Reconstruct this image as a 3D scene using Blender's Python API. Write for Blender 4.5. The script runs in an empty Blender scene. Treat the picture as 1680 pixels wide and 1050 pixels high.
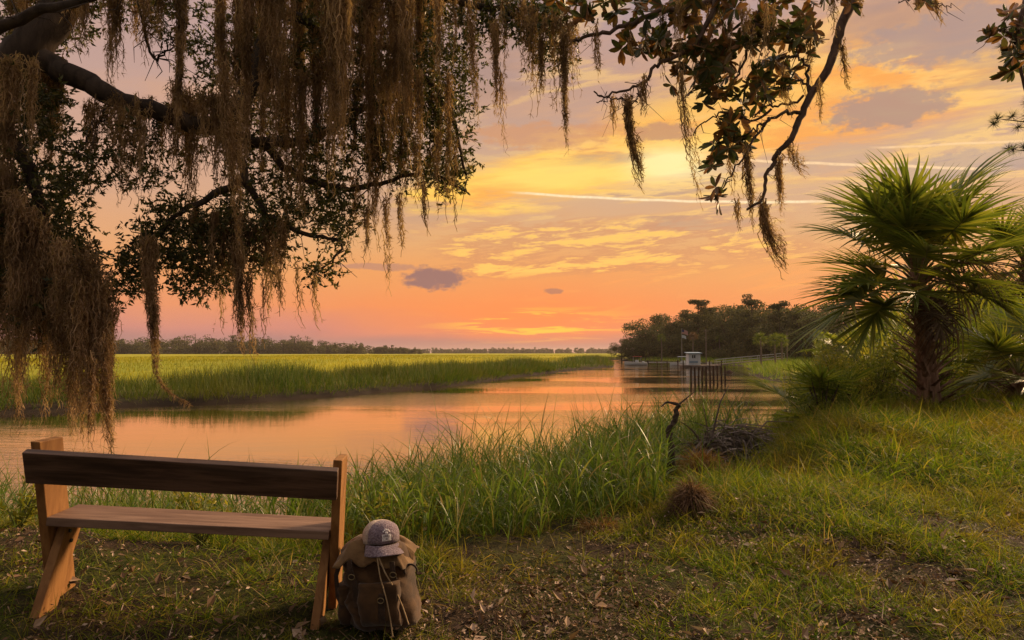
import bpy, math, random
import numpy as np
from mathutils import Vector, Matrix
R = math.radians
scene = bpy.context.scene
col = scene.collection
rng = np.random.default_rng(7)
random.seed(7)

# ---------------------------------------------------------------- camera
CAMZ = 3.0
FPX = 1120.0                      # 24 mm on a 36 mm frame, in the photograph's 1680 px
PITCH = math.atan(54.0 / FPX)
cam_data = bpy.data.cameras.new("camera")
cam_data.lens = 24.0
cam_data.sensor_width = 36.0
cam_data.clip_start = 0.05
cam_data.clip_end = 20000.0
cam = bpy.data.objects.new("camera", cam_data)
col.objects.link(cam)
cam.location = (0, 0, CAMZ)
cam.rotation_euler = (R(90) + PITCH, 0, 0)
scene.camera = cam

def ray(px, py):
    """unit direction of a photograph pixel"""
    a, b, c = (px - 840.0), FPX, (525.0 - py)
    y = b * math.cos(PITCH) - c * math.sin(PITCH)
    z = b * math.sin(PITCH) + c * math.cos(PITCH)
    n = math.sqrt(a * a + y * y + z * z)
    return a / n, y / n, z / n

def at(px, py, Y):
    """the point at distance Y in front of the camera along a sight line"""
    a, y, z = ray(px, py)
    return Vector((a / y * Y, Y, CAMZ + z / y * Y))

def azel(px, py):
    a, y, z = ray(px, py)
    return math.atan2(a, y), math.asin(z)

# ---------------------------------------------------------------- view
scene.view_settings.view_transform = 'Standard'
scene.view_settings.look = 'None'
scene.view_settings.gamma = 1.0
scene.view_settings.exposure = 0.42
scene.view_settings.use_curve_mapping = False
scene.render.engine = 'CYCLES'
scene.cycles.max_bounces = 6
scene.cycles.diffuse_bounces = 3
scene.cycles.glossy_bounces = 3
scene.cycles.transmission_bounces = 4
scene.cycles.transparent_max_bounces = 8
scene.cycles.caustics_reflective = False
scene.cycles.caustics_refractive = False
scene.cycles.sample_clamp_indirect = 4.0

# ---------------------------------------------------------------- node expressions
class NT:
    """little wrapper that turns python arithmetic into math nodes"""
    def __init__(s, tree): s.t = tree
    def node(s, kind, **kw):
        n = s.t.nodes.new(kind)
        for k, v in kw.items(): setattr(n, k, v)
        return n
    def put(s, sock, v):
        if isinstance(v, E): v = v.s
        if isinstance(v, bpy.types.NodeSocket): s.t.links.new(v, sock)
        elif v is not None:
            if sock.type == 'RGBA' and len(v) == 3: v = (*v, 1)
            sock.default_value = v
    def m(s, op, a, b=None, c=None, clamp=False):
        n = s.node('ShaderNodeMath', operation=op, use_clamp=clamp)
        for i, v in enumerate((a, b, c)):
            if v is not None: s.put(n.inputs[i], v)
        return E(s, n.outputs[0])
    def sstep(s, x, lo, hi, a=0.0, b=1.0, kind='SMOOTHSTEP'):
        n = s.node('ShaderNodeMapRange', interpolation_type=kind)
        s.put(n.inputs[0], x)
        for i, v in zip((1, 2, 3, 4), (lo, hi, a, b)): s.put(n.inputs[i], v)
        return E(s, n.outputs[0])
    def vec(s, x, y, z=0.0):
        n = s.node('ShaderNodeCombineXYZ')
        for i, v in enumerate((x, y, z)): s.put(n.inputs[i], v)
        return E(s, n.outputs[0])
    def sep(s, v):
        n = s.node('ShaderNodeSeparateXYZ'); s.put(n.inputs[0], v)
        return [E(s, o) for o in n.outputs]
    def noise(s, v, scale=1.0, detail=4.0, rough=0.5, dist=0.0, color=False, lac=2.0):
        n = s.node('ShaderNodeTexNoise')
        if v is not None: s.put(n.inputs['Vector'], v)
        n.inputs['Scale'].default_value = scale; n.inputs['Detail'].default_value = detail
        n.inputs['Roughness'].default_value = rough; n.inputs['Distortion'].default_value = dist
        n.inputs['Lacunarity'].default_value = lac
        return E(s, n.outputs[1 if color else 0])
    def ramp(s, f, stops, interp='LINEAR'):
        n = s.node('ShaderNodeValToRGB'); s.put(n.inputs[0], f)
        cr = n.color_ramp; cr.interpolation = interp
        while len(cr.elements) < len(stops): cr.elements.new(0.5)
        for e, (p, c) in zip(cr.elements, stops):
            e.position = p; e.color = (*c, 1) if len(c) == 3 else c
        return E(s, n.outputs[0])
    def mix(s, f, a, b, mode='MIX'):
        n = s.node('ShaderNodeMix', data_type='RGBA', blend_type=mode)
        s.put(n.inputs[0], f); s.put(n.inputs[6], a); s.put(n.inputs[7], b)
        return E(s, n.outputs[2])
    def scale(s, vec, k):
        n = s.node('ShaderNodeVectorMath', operation='SCALE')
        s.put(n.inputs[0], vec); s.put(n.inputs[3], k)
        return E(s, n.outputs[0])
class E:
    def __init__(s, nt, sock): s.n, s.s = nt, sock
    def __add__(s, o): return s.n.m('ADD', s, o)
    __radd__ = __add__
    def __mul__(s, o): return s.n.m('MULTIPLY', s, o)
    __rmul__ = __mul__
    def __sub__(s, o): return s.n.m('SUBTRACT', s, o)
    def __rsub__(s, o): return s.n.m('SUBTRACT', o, s)
    def __truediv__(s, o): return s.n.m('DIVIDE', s, o)
    def __pow__(s, o): return s.n.m('POWER', s, o)

def srgb(r, g, b):
    f = lambda v: (v / 255 / 12.92) if v <= 10.3 else ((v / 255 + 0.055) / 1.055) ** 2.4
    return (f(r), f(g), f(b))

# ---------------------------------------------------------------- world: sunset sky
SUN_AZ, SUN_EL = R(55), R(26)
world = bpy.data.worlds.new("World")
scene.world = world
world.use_nodes = True
wt = world.node_tree
wt.nodes.clear()
W = NT(wt)
tc = W.node('ShaderNodeTexCoord')
dx, dy, dz = W.sep(tc.outputs['Generated'])
az = W.m('ARCTAN2', dx, dy)
el = W.m('ARCSINE', W.m('MAXIMUM', W.m('MINIMUM', dz, 1.0), -1.0))
D = 180 / math.pi
azd, eld = az * D, el * D                      # degrees
# angle coordinates bent by noise so that no edge is geometric
wv = W.vec(azd, eld, 0.0)
w1 = W.sep(W.noise(W.vec(azd * 0.06, eld * 0.16, 3.1), 1.0, 4.0, 0.55, color=True))
wax, wey = azd + (w1[0] - 0.5) * 10.0, eld + (w1[1] - 0.5) * 4.0
# clear air: colour against elevation
f = W.sstep(wey, -2.0, 38.0, 0.0, 1.0, 'LINEAR')
def fe(d): return (d + 2.0) / 40.0
base = W.ramp(f, [(0.0, srgb(120, 92, 96)), (fe(0.3), srgb(158, 112, 112)), (fe(1.4), srgb(205, 125, 105)),
                  (fe(3.5), srgb(234, 140, 76)), (fe(6.5), srgb(230, 156, 86)), (fe(9), srgb(221, 164, 104)), (fe(12.5), srgb(206, 163, 126)),
                  (fe(16.5), srgb(194, 155, 130)), (fe(21), srgb(184, 147, 128)), (fe(27), srgb(168, 143, 142)),
                  (1.0, srgb(150, 140, 148))])
# left of the glow the air is pinker and duller
lefty = W.sstep(wax, -34.0, 2.0, 1.0, 0.0)
base = W.mix(lefty * 0.42, base, W.ramp(f, [(0.0, srgb(120, 96, 104)), (fe(1.5), srgb(196, 138, 128)), (fe(6), srgb(224, 148, 102)),
                  (fe(12), srgb(210, 152, 122)), (fe(20), srgb(186, 154, 150)), (1.0, srgb(160, 148, 156))]))
# red-orange glow low over the far marsh
ga, ge = azel(880, 532)
gx, gy = (wax - ga * D) / 12.0, (eld - ge * D) / 3.4
glow = W.m('EXPONENT', (gx * gx + gy * gy) * -1.0)
base = W.mix(glow * 0.75, base, srgb(250, 132, 62))
# mauve bank lying on the horizon
bank = W.sstep(eld + (W.noise(W.vec(azd * 0.12, eld * 0.5, 9.0), 1.0, 3.0, 0.5) - 0.5) * 1.6, 0.5, 1.9, 1.0, 0.0)
base = W.mix(bank * 0.72, base, srgb(160, 116, 112))
# cloud deck: plane coordinates, drawn out along the wind
ez = W.m('MAXIMUM', dz, 0.03)
pxn, pyn = dx / ez, dy / ez
ca, sa = math.cos(R(-24)), math.sin(R(-24))
s1 = pxn * ca + pyn * sa
s2 = pyn * ca - pxn * sa
big = W.noise(W.vec(s1 * 0.7, s2 * 1.0, 1.7), 1.0, 9.0, 0.60, 0.25)
mid = W.noise(W.vec(s1 * 1.6, s2 * 2.4, 5.2), 1.0, 9.0, 0.64, 0.3)
fin = W.noise(W.vec(s1 * 3.0, s2 * 9.0, 8.8), 1.0, 6.0, 0.62, 0.6)
# the sunlit golden sheet: a slanting belt rising to the right
belt_c = 14.0 + W.m('MAXIMUM', azd, -6.0) * 0.205
dist = (eld - belt_c) / W.sstep(azd, -8.0, 25.0, 2.7, 5.6)
belt = W.m('EXPONENT', dist * dist * -1.0) * W.sstep(azd, -30.0, 3.0, 0.0, 1.0)
gold = W.sstep(big * 0.95 + mid * 0.6 + belt * 0.34, 0.86, 1.12) * W.sstep(eld, 6.0, 11.0)
goldcol = W.mix(W.sstep(mid, 0.40, 0.66), srgb(240, 160, 70), srgb(255, 202, 82))
sky = W.mix(W.m('MINIMUM', gold * (belt * 1.15 + 0.12), 1.0), base, goldcol)
# whitest patch where the sun breaks through

# grey-mauve shaded cloud lumps between the gold
gm = W.noise(W.vec(s1 * 0.9 + 7.0, s2 * 1.35, 12.3), 1.0, 9.0, 0.60, 0.25)
grey = W.sstep(gm, 0.50, 0.64) * W.sstep(eld, 8.5, 12.5) * W.sstep(azd, -20.0, 8.0, 0.25, 1.0)
edge_ = W.sstep(gm, 0.46, 0.52) * W.sstep(gm, 0.52, 0.56, 1.0, 0.0) * W.sstep(eld, 8.5, 12.5) * W.sstep(azd, -10.0, 8.0)
sky = W.mix(grey * 0.82, sky, srgb(164, 132, 118))
sky = W.mix(edge_ * 0.5, sky, srgb(255, 206, 112))
hx, hy = (wax - azel(1110, 268)[0] * D) / 3.8, (eld - azel(1110, 268)[1] * D) / 1.25
hot = W.m('EXPONENT', (hx * hx + hy * hy) * -1.0)
sky = W.mix(W.m('MINIMUM', hot * (0.7 + fin * 1.2), 0.95), sky, srgb(255, 232, 160))
hx2, hy2 = (wax - azel(900, 290)[0] * D) / 6.5, (eld - azel(900, 290)[1] * D) / 1.2
hot2 = W.m('EXPONENT', (hx2 * hx2 + hy2 * hy2) * -1.0)
sky = W.mix(W.m('MINIMUM', hot2 * (0.6 + fin * 1.2), 0.9), sky, srgb(255, 212, 104))
# high veil above the belt
veil = W.sstep(mid * 0.6 + big * 0.5, 0.48, 0.72) * W.sstep(eld, 15.0, 20.0)
sky = W.mix(veil * 0.5, sky, srgb(212, 158, 116))
# thin bright streaks low down
def win(px, py, rx, ry):
    a_, e_ = azel(px, py); qx, qy = (azd - a_ * D) / (rx / FPX * D), (eld - e_ * D) / (ry / FPX * D)
    return W.m('EXPONENT', (qx * qx + qy * qy) * -1.0)
wins = W.m('MINIMUM', win(1050, 398, 190, 40) * 1.3 + win(860, 385, 120, 34) + win(790, 430, 70, 40) * 0.8 + win(940, 437, 120, 12) + win(1290, 408, 90, 14) * 0.7 + 0.10, 1.0)
st = W.noise(W.vec(azd * 0.17, (eld - azd * 0.06) * 0.95, 21.0), 1.0, 10.0, 0.68, 0.3) + (wins - 0.3) * 0.11
streak = wins * W.sstep(st, 0.565, 0.66) * W.sstep(eld, 3.4, 5.5) * W.sstep(eld, 10.0, 13.0, 1.0, 0.0) * W.sstep(azd, -24.0, -4.0, 0.2, 1.0)
shade_ = wins * W.sstep(st, 0.47, 0.55) * W.sstep(st, 0.56, 0.62, 1.0, 0.0) * W.sstep(eld, 4.5, 7.0) * W.sstep(eld, 10.0, 13.0, 1.0, 0.0) * W.sstep(azd, -24.0, -4.0, 0.4, 1.0)
sky = W.mix(shade_ * 0.5, sky, srgb(204, 134, 88))
sky = W.mix(streak * 0.85, sky, srgb(255, 196, 92))
st2 = W.noise(W.vec(azd * 0.16, eld * 1.9, 33.0), 1.0, 6.0, 0.62, 0.4)
ex, ey = (azd - azel(880, 532)[0] * D) / 6.0, (eld - azel(880, 532)[1] * D) / 1.05
core = W.m('EXPONENT', (ex * ex + ey * ey) * -1.0)
sky = W.mix(W.sstep(st2, 0.50, 0.60) * W.m('MINIMUM', core * 1.5, 1.0), sky, srgb(255, 192, 62))
# orange streak bands rising right over the wood
rb = W.noise(W.vec(azd * 0.11, (eld - azd * 0.22) * 1.2, 44.0), 1.0, 5.0, 0.55, 0.3)
sky = W.mix(W.sstep(rb, 0.52, 0.66) * W.sstep(azd, 2.0, 9.0) * W.sstep(eld, 1.2, 2.4) * W.sstep(eld, 5.0, 7.5, 1.0, 0.0) * 0.45, sky, srgb(250, 158, 74))
# small dark cumulus
def lump(skyc, px, py, wpx, hpx, colr, k, seed):
    a, e = azel(px, py)
    sx, sy = wpx / FPX * D * 0.5, hpx / FPX * D * 0.5
    n = W.noise(W.vec(azd * 0.9, eld * 1.6, seed), 1.0, 5.0, 0.6)
    n2 = W.noise(W.vec(azd * 0.30, eld * 0.8, seed + 4), 1.0, 2.0, 0.5)
    lx, ly = (azd - a * D) / sx, (eld - e * D + (n2 - 0.5) * sy * 1.2) / sy
    r2 = lx * lx + ly * ly
    msk = W.sstep(r2 - (n - 0.5) * 2.6, 0.35, 1.15, 1.0, 0.0)
    return W.mix(msk * k, skyc, colr)
sky = lump(sky, 712, 458, 118, 42, srgb(148, 106, 98), 0.95, 51.0)
sky = lump(sky, 1455, 178, 190, 62, srgb(164, 134, 120), 0.85, 61.0)
sky = lump(sky, 1085, 218, 130, 34, srgb(186, 136, 102), 0.8, 71.0)
sky = lump(sky, 890, 222, 300, 42, srgb(206, 142, 92), 0.6, 73.0)
sky = lump(sky, 1330, 262, 240, 40, srgb(196, 160, 130), 0.6, 75.0)
sky = lump(sky, 1640, 262, 330, 40, srgb(178, 150, 134), 0.7, 63.0)
sky = lump(sky, 1560, 60, 300, 70, srgb(162, 136, 128), 0.75, 66.0)
sky = lump(sky, 620, 438, 150, 13, srgb(178, 126, 104), 0.7, 54.0)
sky = lump(sky, 907, 478, 32, 10, srgb(176, 116, 90), 0.8, 57.0)
# contrails
def trail(skyc, p0, p1, thick, colr, k, fade=0.12):
    a0, e0 = azel(*p0); a1, e1 = azel(*p1)
    a0, e0, a1, e1 = a0 * D, e0 * D, a1 * D, e1 * D
    L = math.hypot(a1 - a0, e1 - e0); tx, ty = (a1 - a0) / L, (e1 - e0) / L
    t = ((azd - a0) * tx + (eld - e0) * ty) / L
    wob = (W.noise(W.vec(azd * 0.22, 0.0, p0[0] * 0.1), 1.0, 2.0, 0.5) - 0.5) * 0.35
    puff = W.noise(W.vec(azd * 3.2, eld * 3.2, p0[0] * 0.07), 1.0, 3.0, 0.6)
    d = W.m('ABSOLUTE', (eld - e0) * tx - (azd - a0) * ty + wob)
    msk = W.sstep(d, thick * 0.35, thick * 1.1, 1.0, 0.0) * W.sstep(t, 0.0, fade) * W.sstep(t, 1.0 - fade, 1.0, 1.0, 0.0) * (0.35 + puff)
    return W.mix(W.m('MINIMUM', msk * k, 1.0), skyc, colr)
sky = trail(sky, (820, 314), (1390, 330), 0.13, srgb(255, 226, 178), 0.95)
sky = trail(sky, (1180, 258), (1680, 276), 0.13, srgb(255, 214, 160), 0.8)
sky = trail(sky, (1420, 242), (1760, 226), 0.10, srgb(250, 206, 152), 0.7)
# unseen sky: overhead brightened as added fill for the foreground, dimmer behind
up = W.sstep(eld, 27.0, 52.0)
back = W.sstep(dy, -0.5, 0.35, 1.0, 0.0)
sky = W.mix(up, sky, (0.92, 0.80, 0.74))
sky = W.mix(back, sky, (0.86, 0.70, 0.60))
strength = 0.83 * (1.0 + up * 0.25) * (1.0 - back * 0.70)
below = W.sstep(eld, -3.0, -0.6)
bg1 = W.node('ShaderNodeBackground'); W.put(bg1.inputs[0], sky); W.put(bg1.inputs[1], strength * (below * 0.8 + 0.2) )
nish = W.node('ShaderNodeTexSky', sky_type='NISHITA')
nish.sun_disc = False; nish.sun_elevation = SUN_EL; nish.sun_rotation = SUN_AZ
bg2 = W.node('ShaderNodeBackground'); W.put(bg2.inputs[0], nish.outputs[0]); bg2.inputs[1].default_value = 0.003
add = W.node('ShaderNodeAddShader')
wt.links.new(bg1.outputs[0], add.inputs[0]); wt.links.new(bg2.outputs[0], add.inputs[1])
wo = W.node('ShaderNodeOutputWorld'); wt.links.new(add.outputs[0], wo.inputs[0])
world.cycles.sampling_method = 'MANUAL'
world.cycles.sample_map_resolution = 512

# ---------------------------------------------------------------- sun: soft, low, warm, through thin cloud
sd = bpy.data.lights.new("sun", 'SUN')
sd.energy = 5.0
sd.angle = R(12)
sd.color = (1.0, 0.66, 0.36)
sun = bpy.data.objects.new("sun", sd)
col.objects.link(sun)
sdir = Vector((math.sin(SUN_AZ) * math.cos(SUN_EL), math.cos(SUN_AZ) * math.cos(SUN_EL), math.sin(SUN_EL)))
sun.rotation_euler = sdir.to_track_quat('Z', 'Y').to_euler()
# ---------------------------------------------------------------- materials
def mat(name, build, **kw):
    m = bpy.data.materials.new(name); m.use_nodes = True
    m.node_tree.nodes.clear()
    N = NT(m.node_tree)
    out = N.node('ShaderNodeOutputMaterial')
    build(N, out, **kw)
    return m
def pbsdf(N, base, rough=0.8, spec=0.3, normal=None, metal=0.0, sheen=0.0):
    p = N.node('ShaderNodeBsdfPrincipled')
    N.put(p.inputs['Base Color'], base); N.put(p.inputs['Roughness'], rough)
    N.put(p.inputs['Specular IOR Level'], spec); N.put(p.inputs['Metallic'], metal)
    if sheen: N.put(p.inputs['Sheen Weight'], sheen)
    if normal is not None: N.put(p.inputs['Normal'], normal)
    return p.outputs[0]
def bump(N, h, strength=0.5, dist=0.02):
    b = N.node('ShaderNodeBump'); N.put(b.inputs['Height'], h)
    b.inputs['Strength'].default_value = strength; b.inputs['Distance'].default_value = dist
    return b.outputs[0]
def objco(N): return N.node('ShaderNodeTexCoord').outputs['Object']
def geo_pos(N): return N.node('ShaderNodeNewGeometry').outputs['Position']
def island(N): return E(N, N.node('ShaderNodeNewGeometry').outputs['Random Per Island'])
def leafy(N, out, stops, trans=0.45, rough=0.5, spec=0.25, patch=None, tboost=1.25):
    """thin leaf: part of the light passes through it"""
    r = island(N)
    c = N.ramp(r, stops)
    if patch:                                   # slow change of the plants' own colour over the ground
        sc, colr, k = patch
        n = N.noise(geo_pos(N), sc, 3.0, 0.55)
        c = N.mix(N.sstep(n, 0.45, 0.62) * k, c, colr)
    p = pbsdf(N, c, rough, spec)
    t = N.node('ShaderNodeBsdfTranslucent')
    N.put(t.inputs[0], N.mix(1.0, c, (tboost, tboost * 1.02, tboost * 0.55), 'MULTIPLY'))
    mx = N.node('ShaderNodeMixShader'); mx.inputs[0].default_value = trans
    N.t.links.new(p, mx.inputs[1]); N.t.links.new(t.outputs[0], mx.inputs[2])
    N.t.links.new(mx.outputs[0], out.inputs[0])
def leafmat(name, stops, **kw): return mat(name, leafy, stops=stops, **kw)
def woodish(N, out, c1, c2, scale=(1, 1, 1), ns=6.0, rough=0.75, bmp=0.5, bd=0.01, c3=None, spec=0.25):
    mp = N.node('ShaderNodeMapping'); N.t.links.new(objco(N), mp.inputs[0]); mp.inputs['Scale'].default_value = scale
    n = N.noise(mp.outputs[0], ns, 8.0, 0.62, 0.3)
    n2 = N.noise(mp.outputs[0], ns * 0.23, 3.0, 0.5)
    c = N.mix(N.sstep(n, 0.32, 0.68), c1, c2)
    c = N.mix(N.sstep(n2, 0.5, 0.7) * 0.6, c, c3 or c1)
    N.t.links.new(pbsdf(N, c, rough, spec, bump(N, n, bmp, bd)), out.inputs[0])
def woodmat(name, c1, c2, **kw): return mat(name, woodish, c1=c1, c2=c2, **kw)

# ---------------------------------------------------------------- mesh building (numpy)
def link(name, mesh, m=None, parent=None, loc=None):
    o = bpy.data.objects.new(name, mesh); col.objects.link(o)
    if m is not None and not mesh.materials: mesh.materials.append(m)
    if parent is not None: o.parent = parent
    if loc is not None: o.location = loc
    return o
def np_mesh(name, V, F, smooth=False):
    """V (n,3); F list of arrays, each (m,k) with equal k"""
    me = bpy.data.meshes.new(name)
    if not isinstance(F, (list, tuple)): F = [F]
    F = [f for f in F if len(f)]
    nl = sum(f.size for f in F); npoly = sum(len(f) for f in F)
    me.vertices.add(len(V)); me.vertices.foreach_set('co', np.asarray(V, np.float32).ravel())
    me.loops.add(nl); me.polygons.add(npoly)
    me.loops.foreach_set('vertex_index', np.concatenate([f.ravel() for f in F]).astype(np.int32))
    tot = np.concatenate([np.full(len(f), f.shape[1]) for f in F]).astype(np.int32)
    st = np.concatenate([[0], np.cumsum(tot)[:-1]]).astype(np.int32)
    me.polygons.foreach_set('loop_start', st); me.polygons.foreach_set('loop_total', tot)
    me.polygons.foreach_set('use_smooth', np.full(npoly, smooth))
    me.update(calc_edges=True)
    return me
class Geo:
    """collects arrays, then becomes one mesh"""
    def __init__(s): s.V, s.Q, s.T, s.n = [], [], [], 0
    def add(s, V, Q=None, T=None):
        V = np.asarray(V, float).reshape(-1, 3)
        if Q is not None and len(Q): s.Q.append(np.asarray(Q) + s.n)
        if T is not None and len(T): s.T.append(np.asarray(T) + s.n)
        s.V.append(V); s.n += len(V); return s
    def mesh(s, name, smooth=False):
        return np_mesh(name, np.concatenate(s.V), [np.concatenate(a) for a in (s.Q, s.T) if a], smooth)
    def build(s, name, m, parent=None, loc=None, smooth=False):
        return link(name, s.mesh(name, smooth), m, parent, loc)
    # --- solids
    def box(s, c, size, rot=None, taper=1.0):
        a = np.array(size) / 2.0
        v = np.array([[-1,-1,-1],[1,-1,-1],[1,1,-1],[-1,1,-1],[-1,-1,1],[1,-1,1],[1,1,1],[-1,1,1]]) * a
        v[4:, :2] *= taper
        if rot is not None: v = v @ np.array(rot.to_matrix() if hasattr(rot, 'to_matrix') else rot).T
        return s.add(v + np.array(c), [[0,3,2,1],[4,5,6,7],[0,1,5,4],[1,2,6,5],[2,3,7,6],[3,0,4,7]])
    def tube(s, pts, rad, sides=8, wob=0.0, cap=True):
        P = np.array([tuple(p) for p in pts], float); n = len(P)
        rad = np.broadcast_to(np.asarray(rad, float), (n,))
        T = np.gradient(P, axis=0); T /= np.linalg.norm(T, axis=1)[:, None] + 1e-9
        u = np.cross(T[0], [0, 0, 1.0]);
        if np.linalg.norm(u) < 0.1: u = np.cross(T[0], [0, 1.0, 0])
        u /= np.linalg.norm(u); ring = []
        for i in range(n):
            u = u - T[i] * (u @ T[i]); u /= np.linalg.norm(u) + 1e-9
            v = np.cross(T[i], u); a = np.linspace(0, 2 * np.pi, sides, endpoint=False)
            r = rad[i] * (1 + (rng.random(sides) - 0.5) * wob)
            ring.append(P[i] + (np.cos(a) * r)[:, None] * u + (np.sin(a) * r)[:, None] * v)
        V = np.concatenate(ring); Q = []
        k = np.arange(sides); k2 = (k + 1) % sides
        for i in range(n - 1):
            Q.append(np.stack([i * sides + k, i * sides + k2, (i + 1) * sides + k2, (i + 1) * sides + k], 1))
        T_ = None
        if cap:
            V = np.concatenate([V, P[-1:], P[:1]])
            b = (n - 1) * sides
            T_ = np.concatenate([np.stack([b + k, b + k2, np.full(sides, n * sides)], 1),
                                 np.stack([k2, k, np.full(sides, n * sides + 1)], 1)])
        return s.add(V, np.concatenate(Q), T_)
    # --- ribbons: base points, direction, bend; one flat blade each
    def blades(s, P, D, L, Wd, segs=3, droop=0.5, side=None, tipw=0.05, prof=None, up=(0, 0, 1)):
        """P (n,3) roots, D (n,3) unit start directions, L lengths, Wd widths, droop = fall by gravity"""
        n = len(P); L = np.broadcast_to(L, (n,)); Wd = np.broadcast_to(Wd, (n,)); droop = np.broadcast_to(droop, (n,))
        D = D / (np.linalg.norm(D, axis=1)[:, None] + 1e-9)
        if side is None:
            side = np.cross(D, rng.normal(size=(n, 3)))
        side = side / (np.linalg.norm(side, axis=1)[:, None] + 1e-9)
        cur = np.array(P, float); d = D.copy(); rows = []
        if prof is None: prof = [1 - (1 - tipw) * (i / segs) ** 1.5 for i in range(segs + 1)]
        for i in range(segs + 1):
            w = (Wd * prof[i] / 2)[:, None]
            rows.append(cur - side * w); rows.append(cur + side * w)
            d = d + np.array([0, 0, -1.0]) * (droop / segs)[:, None]
            d /= np.linalg.norm(d, axis=1)[:, None] + 1e-9
            cur = cur + d * (L / segs)[:, None]
        V = np.stack(rows, 1).reshape(-1, 3)
        b = np.arange(n)[:, None] * (2 * segs + 2)
        Q = np.concatenate([b + np.array([2*i, 2*i+1, 2*i+3, 2*i+2]) for i in range(segs)])
        return s.add(V, Q)
    # --- leaves: copies of a small template
    def scatter(s, tv, tf, P, M, tri=False):
        """template verts tv (k,3), faces tf; P (n,3); M (n,3,3)"""
        n, k = len(P), len(tv)
        V = np.einsum('nij,kj->nki', M, tv) + P[:, None, :]
        F = (np.asarray(tf)[None] + (np.arange(n) * k)[:, None, None]).reshape(-1, np.asarray(tf).shape[1])
        return s.add(V.reshape(-1, 3), None if tri else F, F if tri else None)
def rand_rot(n, tilt=None, r=None):
    """random frames (n,3,3); columns x,y,z"""
    r = r or rng
    a = r.normal(size=(n, 3)); a /= np.linalg.norm(a, axis=1)[:, None]
    b = r.normal(size=(n, 3)); b = np.cross(a, b); b /= np.linalg.norm(b, axis=1)[:, None]
    return np.stack([a, b, np.cross(a, b)], 2)
def frame_from(y, z=None):
    """frames whose y column is the given direction"""
    n = len(y); y = y / (np.linalg.norm(y, axis=1)[:, None] + 1e-9)
    z = rng.normal(size=(n, 3)) if z is None else np.broadcast_to(z, (n, 3))
    x = np.cross(y, z); x /= np.linalg.norm(x, axis=1)[:, None] + 1e-9
    return np.stack([x, y, np.cross(x, y)], 2)
LEAF_V = np.array([[0,0,0],[.22,.35,.04],[0,1,-.03],[-.22,.35,.04],[0,.5,-.02]])
LEAF_Q = np.array([[0,1,2,4],[0,4,2,3]])
DIA_V = np.array([[0,0,0],[.3,.45,.06],[0,1,0],[-.3,.45,.06]]); DIA_Q = np.array([[0,1,2,3]])

def tag(o, label=None, cat=None, group=None, kind=None):
    if label: o['label'] = label
    if cat: o['category'] = cat
    if group: o['group'] = group
    if kind: o['kind'] = kind
    return o
def thing(name, loc, label=None, cat=None, group=None, rz=0.0):
    o = bpy.data.objects.new(name, None); col.objects.link(o)
    o.location = loc; o.rotation_euler = (0, 0, rz)
    return tag(o, label, cat, group)
def noise2(x, y, seed=0, octaves=4, rough=0.5):
    """cheap value noise, 0..1"""
    x = np.asarray(x, float); y = np.asarray(y, float); out = 0; amp = 1; tot = 0
    for o in range(octaves):
        fx, fy = x * 2 ** o + 17.3 * o + seed * 3.7, y * 2 ** o + 9.1 * o + seed * 5.3
        ix, iy = np.floor(fx).astype(np.int64), np.floor(fy).astype(np.int64); tx, ty = fx - ix, fy - iy
        tx, ty = tx * tx * (3 - 2 * tx), ty * ty * (3 - 2 * ty)
        def h(a, b):
            k = (a * 374761393 + b * 668265263 + seed * 974711) & 0xffffffff
            k = ((k ^ (k >> 13)) * 1274126177) & 0xffffffff
            return ((k ^ (k >> 16)) & 0xffff) / 65535.0
        out = out + amp * ((h(ix, iy) * (1 - tx) + h(ix + 1, iy) * tx) * (1 - ty) + (h(ix, iy + 1) * (1 - tx) + h(ix + 1, iy + 1) * tx) * ty)
        tot += amp; amp *= rough
    return out / tot
def sst(x, a, b):
    t = np.clip((x - a) / (b - a), 0, 1); return t * t * (3 - 2 * t)

def copy_me(me, m):
    q = me.copy(); q.materials.clear(); q.materials.append(m); return q
def bevel(o, w=0.004, seg=2):
    b = o.modifiers.new('bevel', 'BEVEL'); b.width = w; b.segments = seg; b.limit_method = 'ANGLE'; return o
M_bolt = mat('bolt_iron', lambda N, out: N.t.links.new(pbsdf(N, (0.02, 0.016, 0.014), 0.5, 0.5), out.inputs[0]))
def loft(g, rings, cap=True):
    n = len(rings[0]); k = np.arange(n); k2 = (k + 1) % n; Q = []
    for i in range(len(rings) - 1): Q.append(np.stack([i * n + k, i * n + k2, (i + 1) * n + k2, (i + 1) * n + k], 1))
    V = np.concatenate(rings); T = None
    if cap:
        V = np.concatenate([V, [rings[0].mean(0)], [rings[-1].mean(0)]]); b = (len(rings) - 1) * n
        T = np.concatenate([np.stack([k2, k, np.full(n, len(V) - 2)], 1), np.stack([b + k, b + k2, np.full(n, len(V) - 1)], 1)])
    return g.add(V, np.concatenate(Q), T)
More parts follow.
